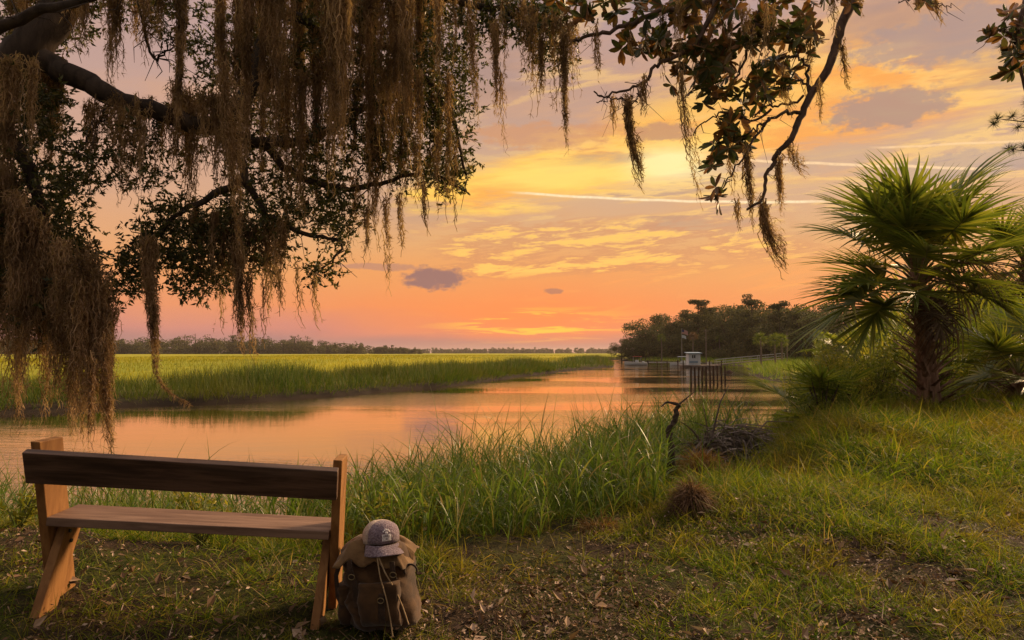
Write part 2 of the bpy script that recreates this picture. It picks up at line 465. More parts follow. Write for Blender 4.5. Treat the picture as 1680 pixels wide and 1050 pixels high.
# ---------------------------------------------------------------- the land (water level is z = 0)
NEAR = [(-400, 5), (-40, 10.5), (-12, 10.5), (-6, 10), (-2.5, 9.9), (0.2, 11.4), (2.8, 14.6), (5.8, 19), (10, 27), (15.5, 38), (21, 52),
        (26.5, 64), (27.7, 75), (32, 92), (40, 115), (51, 150), (53, 175), (47, 205), (41, 240), (39.5, 258), (44, 275), (80, 300), (400, 330), (6000, 300)]
FAR = [(-6000, -40), (-400, 6), (-60, 24), (-25, 33.3), (-22.3, 38.5), (-16.3, 42), (-12.2, 48.7), (-5.1, 63.4), (0.8, 86), (6.5, 106), (12.2, 124), (21.5, 146),
       (26, 180), (31.5, 220), (34.5, 250), (37, 285), (60, 325), (400, 360), (6000, 330)]
def polydist(x, y, pts):
    """signed distance to a line: positive on its left side"""
    x = np.asarray(x, float); y = np.asarray(y, float)
    best = np.full(x.shape, 1e18); sgn = np.ones(x.shape)
    for (ax, ay), (bx, by) in zip(pts[:-1], pts[1:]):
        ux, uy = bx - ax, by - ay; L2 = ux * ux + uy * uy
        t = np.clip(((x - ax) * ux + (y - ay) * uy) / L2, 0, 1)
        ddx, ddy = x - ax - t * ux, y - ay - t * uy
        d2 = ddx * ddx + ddy * ddy
        cr = ux * (y - ay) - uy * (x - ax)
        m = d2 < best - 1e-9
        best = np.where(m, d2, best); sgn = np.where(m, np.sign(cr), sgn)
    return np.sqrt(best) * sgn
def edge_wob(x, y): return (noise2(x * 0.35, y * 0.35, 3, 3) - 0.5) * 1.6 * sst(np.hypot(x, y), 14, 40) + (noise2(x * 0.9, y * 0.9, 5, 2) - 0.5) * 0.6
def sd_near(x, y): return -polydist(x, y, NEAR) + edge_wob(x, y)     # positive on our bank
def sd_far(x, y): return polydist(x, y, FAR) + edge_wob(x + 31, y)   # positive on the marsh
def height(x, y, fine=True):
    x = np.asarray(x, float); y = np.asarray(y, float)
    a, b = sd_near(x, y), sd_far(x, y)
    far_r = np.hypot(x, y)
    # our bank: a slope from the water to a shelf about 1.8 m up
    shelf = 1.80 + 0.30 * sst(y, 5, 13) * sst(x, 1.0, 6.0) - 0.085 * np.clip(x + 1.5, -1.5, 1.5) * sst(y, 7, 3) * sst(x, 4, 1)
    w = 6.2 - 1.6 * sst(x, 2.5, 5) + 2.5 * sst(x, 7, 14)
    near = -0.9 + 0.95 * sst(a, -2.5, 0.4) + (shelf - 0.05) * np.where(a > 0, sst(a, -1.5, w + 0.3) ** 1.15, 0)
    low = sst(far_r, 45, 70) * sst(a, 40, 12)                        # distant bank is lower
    near_low = -0.9 + 0.95 * sst(a, -2.5, 0.4) + 0.75 * sst(a, 0.0, 5.0)
    near = near * (1 - low) + near_low * low
    lowf = sst(y, 12.5, 19) * sst(66 - y, 0, 12) * sst(0.66 - x / np.maximum(y, 1), 0, 0.10) * (x > 0)
    near = np.where(near > 0.35, near * (1 - lowf) + (0.35 + (near - .35) * .18) * lowf, near)
    far = -0.9 + 1.25 * sst(b, -1.8, 0.5) + 0.30 * sst(b, 0, 5) + 0.95 * sst(b, 14, 60)
    h = np.maximum(near, far)
    if fine:
        k = sst(np.maximum(a, b), -0.5, 1.5)
        h = h + k * ((noise2(x * 0.55, y * 0.55, 11, 3) - 0.5) * 0.22 * sst(a, 0, 3) * sst(far_r, 1.5, 6) + (noise2(x * 2.7, y * 2.7, 12, 3) - 0.5) * 0.07 * sst(60 - far_r, 0, 30))
        h = h + 0.25 * np.exp(-(((x - 3.6) / 1.7) ** 2 + ((y - 8.6) / 1.7) ** 2)) + 0.10 * np.exp(-(((x - 1.6) / 0.8) ** 2 + ((y - 5.9) / 0.6) ** 2))
    return h
def Z(x, y): return float(height(np.array([x]), np.array([y]))[0])

def axis(lo, hi, n, fine, c=0.0):
    """samples packed round c"""
    t = np.linspace(np.arcsinh((lo - c) / fine), np.arcsinh((hi - c) / fine), n)
    return np.sinh(t) * fine + c
gx_ = axis(-6000, 6000, 560, 3.0, 1.0); gy_ = axis(-300, 9000, 620, 4.0, 5.0)
GX, GY = np.meshgrid(gx_, gy_)
GZ = height(GX, GY)
GZ = GZ - 0.0
nx, ny = len(gx_), len(gy_)
idx = np.arange(nx * ny).reshape(ny, nx)
Q = np.stack([idx[:-1, :-1], idx[:-1, 1:], idx[1:, 1:], idx[1:, :-1]], -1).reshape(-1, 4)
gm_ = np_mesh('ground', np.stack([GX, GY, GZ], -1).reshape(-1, 3), Q, True)
def ground_mat(N, out):
    p = geo_pos(N); x, y, z = N.sep(p)
    n1 = N.noise(p, 1.1, 5.0, 0.6); n2 = N.noise(p, 14.0, 8.0, 0.7); n3 = N.noise(p, 60.0, 4.0, 0.6)
    soil = N.mix(N.sstep(n2, 0.35, 0.65), (0.020, 0.013, 0.009), (0.055, 0.037, 0.023))
    soil = N.mix(N.sstep(n3, 0.56, 0.68) * 0.6, soil, (0.12, 0.08, 0.05))
    moss = N.mix(N.sstep(n2, 0.4, 0.6), (0.025, 0.035, 0.007), (0.06, 0.07, 0.012))
    c = N.mix(N.sstep(n1, 0.40, 0.56) * 0.7, soil, moss)
    mud = N.mix(n2, (0.016, 0.012, 0.009), (0.035, 0.026, 0.019))
    c = N.mix(N.sstep(z, 0.15, 0.55), mud, c)
    # the open marsh: grass seen edge-on, yellow green with darker lines of creek
    dist = N.m('SQRT', x * x + y * y)
    m1 = N.noise(N.vec(x * 0.02, y * 0.006), 1.0, 5.0, 0.6); m2 = N.noise(N.vec(x * 0.3, y * 0.10), 1.0, 5.0, 0.7)
    marsh = N.mix(N.sstep(m1, 0.42, 0.60), (0.33, 0.30, 0.02), (0.20, 0.22, 0.02))
    marsh = N.mix(N.sstep(m2, 0.45, 0.65) * 0.5, marsh, (0.36, 0.33, 0.03))
    c = N.mix(N.sstep(dist, 38.0, 60.0) * N.sstep(z, 0.45, 0.9), c, marsh)
    N.t.links.new(pbsdf(N, c, 0.95, 0.1, bump(N, n2 + n3 * 0.4, 0.9, 0.05)), out.inputs[0])
ground = link('ground', gm_, mat('ground_soil', ground_mat))
tag(ground, kind='structure')

# ---------------------------------------------------------------- water
def water_mat(N, out):
    p = geo_pos(N); x, y, z = N.sep(p)
    pv = N.vec(x * 0.5, y * 1.0)
    rip = N.noise(N.vec(x * 1.1, y * 2.6), 1.0, 5.0, 0.55, 0.3)
    rip2 = N.noise(N.vec(x * 5.0 , y * 9.0), 1.0, 3.0, 0.55, 0.2)
    swell = N.noise(N.vec(x * 0.12, y * 0.35), 1.0, 3.0, 0.5)
    calm = N.sstep(N.noise(N.vec(x * 0.045, y * 0.10, 4.0), 1.0, 3.0, 0.5), 0.42, 0.58)
    h = rip * (0.10 + calm * 1.1) + rip2 * 0.28 * (0.2 + calm * 1.2) + swell * 0.5
    b = N.node('ShaderNodeBump'); N.put(b.inputs['Height'], h)
    b.inputs['Distance'].default_value = 0.05; N.put(b.inputs['Strength'], 0.42)
    dif = N.node('ShaderNodeBsdfDiffuse'); N.put(dif.inputs[0], (0.03, 0.022, 0.012))
    gl = N.node('ShaderNodeBsdfGlossy'); N.put(gl.inputs['Color'], (0.98, 0.92, 0.84)); gl.inputs['Roughness'].default_value = 0.035
    N.put(gl.inputs['Normal'], b.outputs[0])
    fr = N.node('ShaderNodeFresnel'); fr.inputs[0].default_value = 1.9; N.put(fr.inputs['Normal'], b.outputs[0])
    mx = N.node('ShaderNodeMixShader'); N.put(mx.inputs[0], N.m('MINIMUM', E(N, fr.outputs[0]) * 1.5, 0.97))
    N.t.links.new(dif.outputs[0], mx.inputs[1]); N.t.links.new(gl.outputs[0], mx.inputs[2])
    N.t.links.new(mx.outputs[0], out.inputs[0])
wm = np_mesh('water', np.array([[-6000, -300, 0], [6000, -300, 0], [6000, 9000, 0], [-6000, 9000, 0]]), np.array([[0, 1, 2, 3]]))
tag(link('water', wm, mat('creek_water', water_mat)), kind='structure')
# ---------------------------------------------------------------- grasses (nobody could count them: one object per kind)
def pts_in(n, x0, x1, y0, y1, keep=None, seed=1):
    r = np.random.default_rng(seed)
    x = r.uniform(x0, x1, n); y = r.uniform(y0, y1, n)
    if keep is not None:
        p = keep(x, y); k = r.random(n) < p; x, y = x[k], y[k]
    return x, y
def ground_pts(x, y, dz=0.0): return np.stack([x, y, height(x, y) + dz], 1)
def lean_dirs(n, spread, r, lean=(0, 0, 0)):
    d = np.stack([r.normal(0, spread, n), r.normal(0, spread, n), np.ones(n)], 1) + np.array(lean)
    return d / np.linalg.norm(d, axis=1)[:, None]
def in_view(x, y, m=1.5): return (np.abs(x) < y * 0.80 + m)

M_lawn = leafmat('lawn_grass', [(0.0, (0.035, 0.07, 0.006)), (0.30, (0.08, 0.135, 0.009)), (0.66, (0.16, 0.205, 0.013)), (0.90, (0.27, 0.24, 0.03)), (1.0, (0.36, 0.25, 0.10))],
                 trans=0.48, rough=0.55, patch=(0.8, (0.22, 0.13, 0.022), 0.45))
M_marsh = leafmat('marsh_grass', [(0.0, (0.035, 0.065, 0.010)), (0.5, (0.06, 0.10, 0.012)), (0.85, (0.10, 0.13, 0.018)), (1.0, (0.17, 0.13, 0.045))], trans=0.34, rough=0.6, patch=(0.09, (0.10, 0.10, 0.018), 0.6))
M_bank = leafmat('bank_grass_green', [(0.0, (0.08, 0.14, 0.015)), (0.5, (0.13, 0.21, 0.02)), (1.0, (0.24, 0.26, 0.05))], trans=0.42, rough=0.6, patch=(0.12, (0.13, 0.15, 0.03), 0.6))
M_marshtop = leafmat('marsh_grass_yellow', [(0.0, (0.25, 0.25, 0.014)), (0.6, (0.36, 0.32, 0.02)), (1.0, (0.44, 0.35, 0.035))], trans=0.40, rough=0.6, patch=(0.03, (0.15, 0.17, 0.02), 0.6))
M_reed = leafmat('reed_leaf', [(0.0, (0.06, 0.11, 0.015)), (0.40, (0.105, 0.17, 0.024)), (0.75, (0.16, 0.22, 0.04)), (0.92, (0.21, 0.20, 0.06)), (1.0, (0.34, 0.25, 0.12))],
                 trans=0.40, rough=0.38, spec=0.45)
M_dry = leafmat('dry_grass', [(0.0, (0.13, 0.065, 0.022)), (0.5, (0.24, 0.13, 0.045)), (1.0, (0.38, 0.26, 0.13))], trans=0.35, rough=0.7)
M_litter = leafmat('leaf_litter', [(0.0, (0.055, 0.032, 0.018)), (0.45, (0.15, 0.085, 0.048)), (0.8, (0.28, 0.185, 0.115)), (1.0, (0.50, 0.38, 0.30))], trans=0.1, rough=0.7)

def lawn_density(x, y):
    """0..1: thin in the trodden places by the bench and in the litter, thick on the bank"""
    n = noise2(x * 0.9, y * 0.9, 21, 4); n2 = noise2(x * 2.6, y * 2.6, 22, 3)
    bare = sst(-0.3 - x, -0.3, 0.6) * sst(4.4 - y, -0.1, 0.7)
    low = sst(3.7 - y + x * 0.10, 0, 1.6)
    litter = sst(x, 1.0, 3.5) * sst(5.0 + (x - 3) * 0.6 - y, 0.0, 1.5)
    bank = 0.20 * sst(x, 1.6, 3.2) * sst(y, 4.6, 6.2) + 0.09 * (1 - sst(sd_near(x, y), 6.6, 7.6)) * sst(y, 4.7, 5.2)
    d = sst(n * 0.55 + n2 * 0.45 + bank, 0.475 + 0.17 * bare + 0.10 * low + 0.11 * litter, 0.56 + 0.08 * bare + .03 * low)
    return np.clip(d * (1 - 0.72 * bare) * (1 - .25 * low) + 0.06, 0, 1)
def build_lawn():
    g = Geo()
    specs = [(200000, -3.8, 5.2, 2.2, 4.7, 0.0036, 0.04, 0.12, 31), (390000, -4.6, 9.2, 3.6, 8.2, 0.0050, 0.05, 0.16, 32),
             (300000, 0.0, 15, 6.0, 14.0, 0.009, 0.10, 0.28, 33), (170000, 4.0, 30, 12, 34.0, 0.018, 0.12, 0.28, 34)]
    for n, x0, x1, y0, y1, w, l0, l1, sd_ in specs:
        def keep(x, y):
            a = sd_near(x, y)
            edge = sst(a, 4.5 - 3.0 * sst(x, 1.3, 2.6), 5.6 - 3.0 * sst(x, 1.3, 2.6))
            far_fade = sst(y, y0, y0 + (0.9 if y0 > 3 else 0.01)) * (1 - sst(y, y1 - 0.9, y1) * (y1 < 30))
            return lawn_density(x, y) * edge * in_view(x, y, 2.6) * np.clip(far_fade, 0, 1)
        x, y = pts_in(n, x0, x1, y0, y1, keep, sd_)
        r = np.random.default_rng(sd_ + 100)
        # gather blades into tufts
        k = len(x); tc_ = r.integers(0, k, max(k // 14, 1)); own = r.integers(0, len(tc_), k)
        m = r.random(k) < 0.75
        sp = 0.02 + 0.35 * w * 10
        x = np.where(m, x[tc_][own] + r.normal(0, sp, k), x); y = np.where(m, y[tc_][own] + r.normal(0, sp, k), y)
        tl = r.uniform(0.6, 1.5, len(tc_))[own]
        L = r.uniform(l0, l1, k) * np.where(m, tl, 0.8) * (0.65 + 0.9 * noise2(x * 0.7, y * 0.7, 44, 3))
        mound = np.exp(-(((x - 1.75) / 0.55) ** 2 + ((y - 5.9) / 0.7) ** 2))
        L = L * (1 + mound * 0.9)
        P = ground_pts(x, y, -0.006)
        D = lean_dirs(k, 0.75, r)
        g.blades(P, D, L, w * r.uniform(0.7, 1.5, k), 2, r.uniform(0.3, 1.7, k))
    return tag(g.build('lawn_grass', M_lawn), kind='stuff')
build_lawn()

# long thin blades and runners lying over the lawn
def build_runners():
    g = Geo(); r = np.random.default_rng(61)
    x, y = pts_in(9000, -3.5, 9, 2.4, 10, lambda x, y: lawn_density(x, y) * sst(sd_near(x, y), 5.0, 6.2) * in_view(x, y, .5) * np.clip(9 / (y * y), 0, 1), 62)
    k = len(x)
    g.blades(ground_pts(x, y), lean_dirs(k, 1.3, r), r.uniform(0.10, 0.30, k), r.uniform(0.002, 0.0045, k), 5, r.uniform(1.0, 2.6, k))
    tag(g.build('dry_grass', M_dry), kind='stuff')
build_runners()

# dead leaves: magnolia and oak leaves dropped on the ground
def build_litter():
    g = Geo(); r = np.random.default_rng(71)
    for n, s0, s1, ymax, sd_ in ((190000, 0.008, 0.030, 7.5, 72), (14000, 0.03, 0.085, 10, 73)):
        def keep(x, y):
            c = noise2(x * 0.8, y * 0.8, 77, 4)
            return (0.22 + 0.78 * sst(c, 0.38, 0.60)) * sst(sd_near(x, y), 5.2, 6.4) * in_view(x, y, .5) * (1 - 0.45 * lawn_density(x, y)) * np.clip(18 / (y * y), 0, 1)
        x, y = pts_in(n, -3.4, 8, 2.3, ymax, keep, sd_)
        k = len(x); P = ground_pts(x, y); P[:, 2] += r.uniform(0.002, 0.018, k) + r.uniform(0, .05, k) * (lawn_density(x, y) > .3)
        up = np.stack([r.normal(0, 0.6, k), r.normal(0, 0.6, k), np.ones(k)], 1)
        M = frame_from(np.cross(r.normal(size=(k, 3)), up), up)
        M = M * (r.uniform(s0, s1, k))[:, None, None]
        V = LEAF_V.copy(); V[:, 0] *= 1.15; V[[1, 3], 2] += 0.12; V[2, 2] += 0.16
        g.scatter(V, LEAF_Q, P, M)
    tag(g.build('leaf_litter', M_litter), kind='stuff')
    g = Geo(); x, y = pts_in(9000, -3.4, 7, 2.3, 7, lambda x, y: in_view(x, y, .5) * sst(sd_near(x, y), 5.4, 6.4) * np.clip(10 / (y * y), 0, 1), 75)
    k = len(x); P = ground_pts(x, y, 0.008)
    d = np.stack([r.normal(size=k), r.normal(size=k), r.normal(0, 0.12, k)], 1)
    g.blades(P, d, r.uniform(0.04, 0.22, k), r.uniform(0.003, 0.006, k), 3, 0.15, side=np.cross(d, [0, 0.3, 1.0]))
    tag(g.build('twig_litter', M_litter), kind='stuff')
build_litter()

# reeds on the slope down to the creek
def build_reeds():
    g = Geo(); r = np.random.default_rng(81)
    def keep(x, y):
        a = sd_near(x, y)
        n = noise2(x * 0.8, y * 0.8, 83, 3)
        band = sst(a, -0.9, 0.3) * (1 - sst(a, 4.9, 6.0))
        left = sst(x, -2.6, -0.9) * 0.9 + 0.16 * sst(-x, 3.0, 4.0) + 0.22
        right = 1 - 0.93 * sst(x, 2.6, 4.2)
        q = x / np.maximum(y, .1); clear = 1 - sst(q, .205, .225) * sst(9.4 + 2.5 * sst(q, .3, .4) - y, 0, .3)
        return clear * np.clip(band * left * right * (0.22 + 1.15 * sst(n, 0.34, 0.58)), 0, 1) * in_view(x, y, 1)
    x, y = pts_in(52000, -9, 12, 4.4, 24, keep, 82)
    k = len(x); a = sd_near(x, y)
    hgt = (0.75 + 0.5 * noise2(x * 0.6, y * 0.6, 86, 3)) * r.uniform(0.7, 1.25, k)
    hgt = 0.88 * hgt * (1.40 - 0.80 * sst(a, 1.0, 5.6)) * (0.66 + 0.34 * sst(x, -2.5, 0.5)) * (1 - 0.5 * sst(x, 3.0, 6.5))
    P = ground_pts(x, y, -0.02)
    # each plant: a stem and leaves arching off it
    D = lean_dirs(k, 0.10, r, (0.03, 0, 0))
    g.blades(P, D, hgt * 0.9, 0.008, 4, r.uniform(0.05, 0.25, k))
    for j in range(7):
        t = 0.05 + 0.12 * j + r.uniform(-0.04, 0.04, k)
        Q_ = P + D * (hgt * t)[:, None]
        dd = D + np.stack([r.normal(0, 0.28, k), r.normal(0, 0.28, k), np.zeros(k)], 1)
        g.blades(Q_, dd, hgt * r.uniform(0.4, 0.75, k), r.uniform(0.006, 0.014, k), 6, r.uniform(0.6, 2.6, k), prof=[.6, 1, .95, .8, .55, .3, .04])
    return tag(g.build('reeds', M_reed), kind='stuff')
build_reeds()

# far marsh: tall dark-green edge along the creek, then shorter yellow-green grass running back
def build_marsh():
    r = np.random.default_rng(91)
    g = Geo(); X, Y = [], []
    for n, x0, x1, y0, y1, s in ((230000, -60, 16, 20, 110, 92), (150000, -10, 62, 95, 330, 93)):
        def keep(x, y):
            b = sd_far(x, y)
            return sst(b, -0.35, 0.3) * (1 - sst(b, 9, 16)) * in_view(x, y, 4) * np.clip((45 / y) ** 0.9, 0.12, 1)
        x, y = pts_in(n, x0, x1, y0, y1, keep, s); X.append(x); Y.append(y)
    x, y = np.concatenate(X), np.concatenate(Y); k = len(x)
    b = sd_far(x, y); clump = noise2(x * 0.30, y * 0.30, 95, 3)
    P = ground_pts(x, y, -0.03)
    L = (0.65 + 1.15 * sst(clump * .6 + .4 * noise2(x * .12, y * .12, 99, 2), 0.3, 0.7)) * r.uniform(0.7, 1.25, k) * (0.55 + 0.45 * sst(b, 0.1, 1.5)) * (1 - 0.25 * sst(b, 6, 15))
    lean = np.stack([r.normal(0, .2, k), r.normal(0, .2, k), np.ones(k)], 1)
    e = 1 - sst(b, 0.2, 2.2); lean[:, 0] += e * 0.35; lean[:, 1] -= e * 0.65
    g.blades(P, lean, L, 0.028 * np.clip(y / 40, 1, 4.5), 3, r.uniform(0.2, 0.9, k))
    tag(g.build('marsh_grass', M_marsh), kind='stuff')
    g = Geo()
    x, y = pts_in(240000, -120, 60, 34, 420, lambda x, y: sst(sd_far(x, y), 6, 14) * in_view(x, y, 4) * np.clip((60 / y) ** 1.5, 0.02, 1), 96)
    k = len(x); P = ground_pts(x, y, -0.05)
    g.blades(P, lean_dirs(k, 0.2, r), r.uniform(0.25, 0.62, k) * (1 + 0.5 * (1 - sst(sd_far(x, y), 10, 30))), 0.05 * np.clip(y / 60, 1, 7), 2, r.uniform(0.2, 0.8, k))
    tag(g.build('marsh_grass_field', M_marshtop), kind='stuff')
    # our own side further up the creek
    g = Geo()
    def keep(x, y):
        a = sd_near(x, y)
        return sst(a, 0.1, 0.8) * in_view(x, y, 6) * np.clip((50 / y) ** 0.8, .15, 1) * (1 - sst(a, 26, 34))
    x, y = pts_in(170000, 12, 125, 19, 245, keep, 97)
    k = len(x); P = ground_pts(x, y, -0.03); clump = noise2(x * 0.22, y * 0.22, 98, 3)
    g.blades(P, lean_dirs(k, 0.32, r), (0.45 + 1.1 * sst(clump, 0.25, 0.75)) * r.uniform(0.7, 1.2, k) * (0.38 + 0.62 * sst(y, 44, 66)), 0.03 * np.clip(y / 40, 1, 4), 3, r.uniform(0.3, 1.3, k))
    tag(g.build('bank_grass', M_bank), kind='stuff')
build_marsh()
# ---------------------------------------------------------------- distant trees
M_far = leafmat('oak_foliage', [(0.0, (0.05, 0.055, 0.026)), (0.6, (0.095, 0.098, 0.038)), (1.0, (0.16, 0.14, 0.05))], trans=0.22, rough=0.7)
M_farp = leafmat('pine_foliage', [(0.0, (0.035, 0.04, 0.018)), (0.6, (0.065, 0.07, 0.026)), (1.0, (0.10, 0.10, 0.035))], trans=0.2, rough=0.7)
M_shrub = leafmat('shrub_foliage', [(0.0, (0.07, 0.105, 0.015)), (0.6, (0.14, 0.18, 0.025)), (1.0, (0.25, 0.25, 0.04))], trans=0.35, rough=0.55)
M_shrub_y = leafmat('wax_myrtle_foliage', [(0.0, (0.13, 0.16, 0.02)), (0.6, (0.24, 0.25, 0.03)), (1.0, (0.38, 0.32, 0.06))], trans=0.4, rough=0.5)
M_bark = woodmat('bark', (0.035, 0.026, 0.022), (0.09, 0.065, 0.05), ns=9, rough=0.95, bmp=1.0, bd=0.03, c3=(0.06, 0.05, 0.042), scale=(1, 1, .35))
M_barkf = woodmat('pale_bark', (0.14, 0.11, 0.09), (0.24, 0.19, 0.16), ns=5, rough=0.95)
def leaf_cloud(g, lobes, n, size, r, flat=0.5, tv=DIA_V, tf=DIA_Q):
    """leaf quads near the skins of many lobes: (x,y,z,rx,ry,rz)"""
    lobes = np.array(lobes, float); vol = (lobes[:, 3] * lobes[:, 4] * lobes[:, 5]) ** .67; own = r.choice(len(lobes), n, p=vol / vol.sum())
    d = r.normal(size=(n, 3)); d /= np.linalg.norm(d, axis=1)[:, None]
    rad = r.uniform(0.25, 1.0, n) ** 0.45 * r.uniform(.9, 1.12, n)
    P = lobes[own, :3] + d * lobes[own, 3:] * rad[:, None]
    M = rand_rot(n, r=r) * (size * r.uniform(.6, 1.4, n))[:, None, None]
    V = tv.copy(); V[:, 1] -= .5
    g.scatter(V, tf, P, M)
def broad_tree(seed, H, Wd, nleaf=5200, leaf=.42, low=.18):
    r = np.random.default_rng(seed); lobes, ends = [], []
    for i in range(26):
        a = i * 2.4 + r.uniform(-.3, .3); q = r.uniform(0, 1); z = H * (low + .18 + (1 - low - .28) * q)
        rr = Wd * .5 * math.sqrt(max(0.05, 1 - ((q - .30) / .82) ** 2)) * r.uniform(.45, .95)
        s_ = H * r.uniform(.10, .17); c = (math.cos(a) * rr, math.sin(a) * rr, z)
        lobes.append((*c, s_ * 1.35, s_ * 1.35, s_ * .75)); ends.append(c)
    g = Geo(); leaf_cloud(g, lobes, nleaf, leaf, r); crown = g.mesh('crown')
    g = Geo(); g.tube([(0, 0, -1), (0, 0, H * .15), (H * .01, 0, H * .3), (0, H * .01, H * .55)], [H * .035, H * .028, H * .022, H * .01], 7)
    for e in ends[::2]:
        e = np.array(e); b = np.array([0, 0, min(e[2] * .55, H * .4)]); g.tube([b, (b + e) / 2 + [0, 0, -H * .02], e], [H * .013, H * .009, H * .004], 5)
    return crown, g.mesh('trunk')
def pine_tree(seed, H, nleaf=3800, leaf=.40):
    r = np.random.default_rng(seed); lobes = []; g = Geo()
    b = r.uniform(-.03, .03, 2) * H
    g.tube([(0, 0, -1), (b[0] * .4, b[1] * .4, H * .4), (b[0], b[1], H * .8), (b[0] * .8, b[1] * 1.2, H * .97)], [H * .018, H * .014, H * .009, H * .003], 7)
    for i in range(20):
        q = r.uniform(.52, 1.0); a = i * 2.4; L = H * .20 * (1.15 - q) ** .4 * r.uniform(.5, 1.15)
        c = np.array([b[0] + math.cos(a) * L, b[1] + math.sin(a) * L, H * (q + .02)]); s = np.array([b[0], b[1], H * (q - .05)])
        g.tube([s, (s + c) / 2 + [0, 0, H * .012], c], [H * .006, H * .004, H * .002], 4)
        s_ = H * r.uniform(.045, .075); lobes.append((*c, s_ * 1.5, s_ * 1.5, s_ * .62))
    t = g.mesh('trunk'); g = Geo(); leaf_cloud(g, lobes, nleaf, leaf, r); return g.mesh('crown'), t
def put_tree(name, meshes, mats_, x, y, s, rz, label, cat, group, z=None, sz=1.0):
    t = thing(name, (x, y, Z(x, y) if z is None else z), label, cat, group, rz=rz); t.scale = (s, s, s * sz)
    for me, m, n_ in zip(meshes, mats_, ('crown', 'trunk')):
        o = link(n_, me, m, t)
    return t
BROAD = [broad_tree(s, 14, w, n, .46, low=-.12) for s, w, n in ((201, 17, 5200), (202, 15, 5000), (203, 19, 5600), (204, 14, 4600))]
PINES = [pine_tree(s, 18) for s in (211, 212, 213)]
ORD = 'zeroth first second third fourth fifth sixth seventh eighth ninth tenth eleventh twelfth thirteenth fourteenth fifteenth sixteenth seventeenth eighteenth nineteenth twentieth'.split()
ORD += ['twenty-' + o for o in ORD[1:10]] + ['thirtieth'] + ['thirty-' + o for o in ORD[1:10]]
def build_headland():
    r = np.random.default_rng(221)
    line = [(41.5, 262), (47, 252), (54, 243), (62, 232), (70, 215), (74, 200), (76, 185), (78, 170), (81, 155), (83, 140), (82, 125), (78, 112), (74, 98), (70, 86)]
    L = np.array(line, float); sgm = np.concatenate([[0], np.cumsum(np.linalg.norm(np.diff(L, axis=0), axis=1))])
    def topy(px):            # photographed skyline over the wood
        return np.interp(px, [1015, 1030, 1060, 1100, 1150, 1190, 1230, 1290, 1340, 1420, 1600, 1800], [550, 534, 520, 512, 504, 500, 496, 500, 506, 500, 480, 465])
    k = 0
    for row, (off, n) in enumerate(((0, 38), (9, 30), (22, 20))):
        seen = 0
        for i in range(n):
            s = (i + .5 + r.uniform(-.25, .25)) / n * sgm[-1]; x, y = np.interp(s, sgm, L[:, 0]), np.interp(s, sgm, L[:, 1])
            x += off * .8 + r.uniform(-1.5, 1.5); y += off * .55 + r.uniform(-2, 2)
            px = 840 + 1120 * x / y; H = max(6.0, (579 - topy(px)) / 1120 * y + 2.0) * r.uniform(.85, 1.06) * (1.0 if row else .88)
            if px < 1016: continue
            me = BROAD[k % 4]; k += 1; seen += 1
            lab = f"dark rounded tree of the far wood, {ORD[seen]} from its left tip in the {('front', 'middle', 'hindmost')[row]} row"
            put_tree('oak_tree', me, (M_far, M_bark), x, y, H / 14, r.uniform(0, 6.28), lab, 'tree', 'trees of the wood along the right bank', sz=1.0)
    for i, (px, py, Y, hs) in enumerate([(1145, 496, 225, 1.0), (1232, 487, 205, 1.0), (1279, 494, 190, 1.0), (1165, 508, 236, .95), (1210, 505, 214, .9), (1308, 512, 182, .95), (1600, 490, 120, 1.0), (1128, 512, 240, .9)]):
        p = at(px, py, Y); z0 = Z(p.x, Y); H = (p.z - z0)
        put_tree('pine_tree', PINES[i % 3], (M_farp, M_bark), p.x, Y, H / 18, i * 1.3,
                 ['tall open-crowned pine above the white hut on the far bank', 'tallest flat-topped pine rising over the wood right of the hut', 'narrow pine beside the tallest flat-topped one', 'smaller pine right behind the pine over the hut', 'pine just left of the tallest flat-topped one', 'pine rising above the wood left of the near palm crown', 'pine glimpsed behind the near palm trunk', 'small pine left of the pine over the hut'][i], 'tree', 'pines above the wood')
    # distant cabbage palms by the shore
    for i, (px, pyt, Y, lab) in enumerate([(1085, 552, 215, 'slender cabbage palm behind the moored boats'), (1137, 549, 190, 'rusty-crowned palm rising behind the white hut'),
                                           (1247, 552, 130, 'pale cabbage palm first of the shore group right of the hut'), (1272, 553, 128, 'pale cabbage palm in the shore group, the closer-set left twin'),
                                           (1282, 555, 126, 'pale cabbage palm in the shore group, the right twin'), (1180, 553, 215, 'thin bare-stemmed palm in the dark wood')]):
        p = at(px, pyt, Y); z0 = Z(p.x, Y); h = p.z - z0 - .6
        far_palm(p.x, Y, z0, h, lab, M_shrub if i != 1 else M_farrust, i)
M_farrust = leafmat('rusty_frond', [(0, (0.10, 0.055, 0.03)), (1, (0.19, 0.11, 0.06))], trans=.3)
def far_palm(x, y, z0, h, lab, m, seed):
    r = np.random.default_rng(300 + seed); t = thing('palm_tree', (x, y, z0), lab, 'palm tree', 'cabbage palms on the far bank')
    g = Geo(); g.tube([(0, 0, -.5), (r.uniform(-.3, .3), 0, h * .5), (0, 0, h)], [.24, .17, .16], 7); g.build('trunk', M_barkf, t)
    g = Geo(); n = 26
    for i in range(n):
        a = i * 2.4; e = R(80 - 120 * (i / n)); d = np.array([math.cos(a) * math.cos(e), math.sin(a) * math.cos(e), math.sin(e)])
        c = np.array([0, 0, h]) + d * .75
        D = d + r.normal(0, .55, (12, 3)); g.blades(np.repeat([c], 12, 0), D, r.uniform(.7, 1.15, 12), .10, 2, .5)
    g.build('crown', m, t)
build_headland()

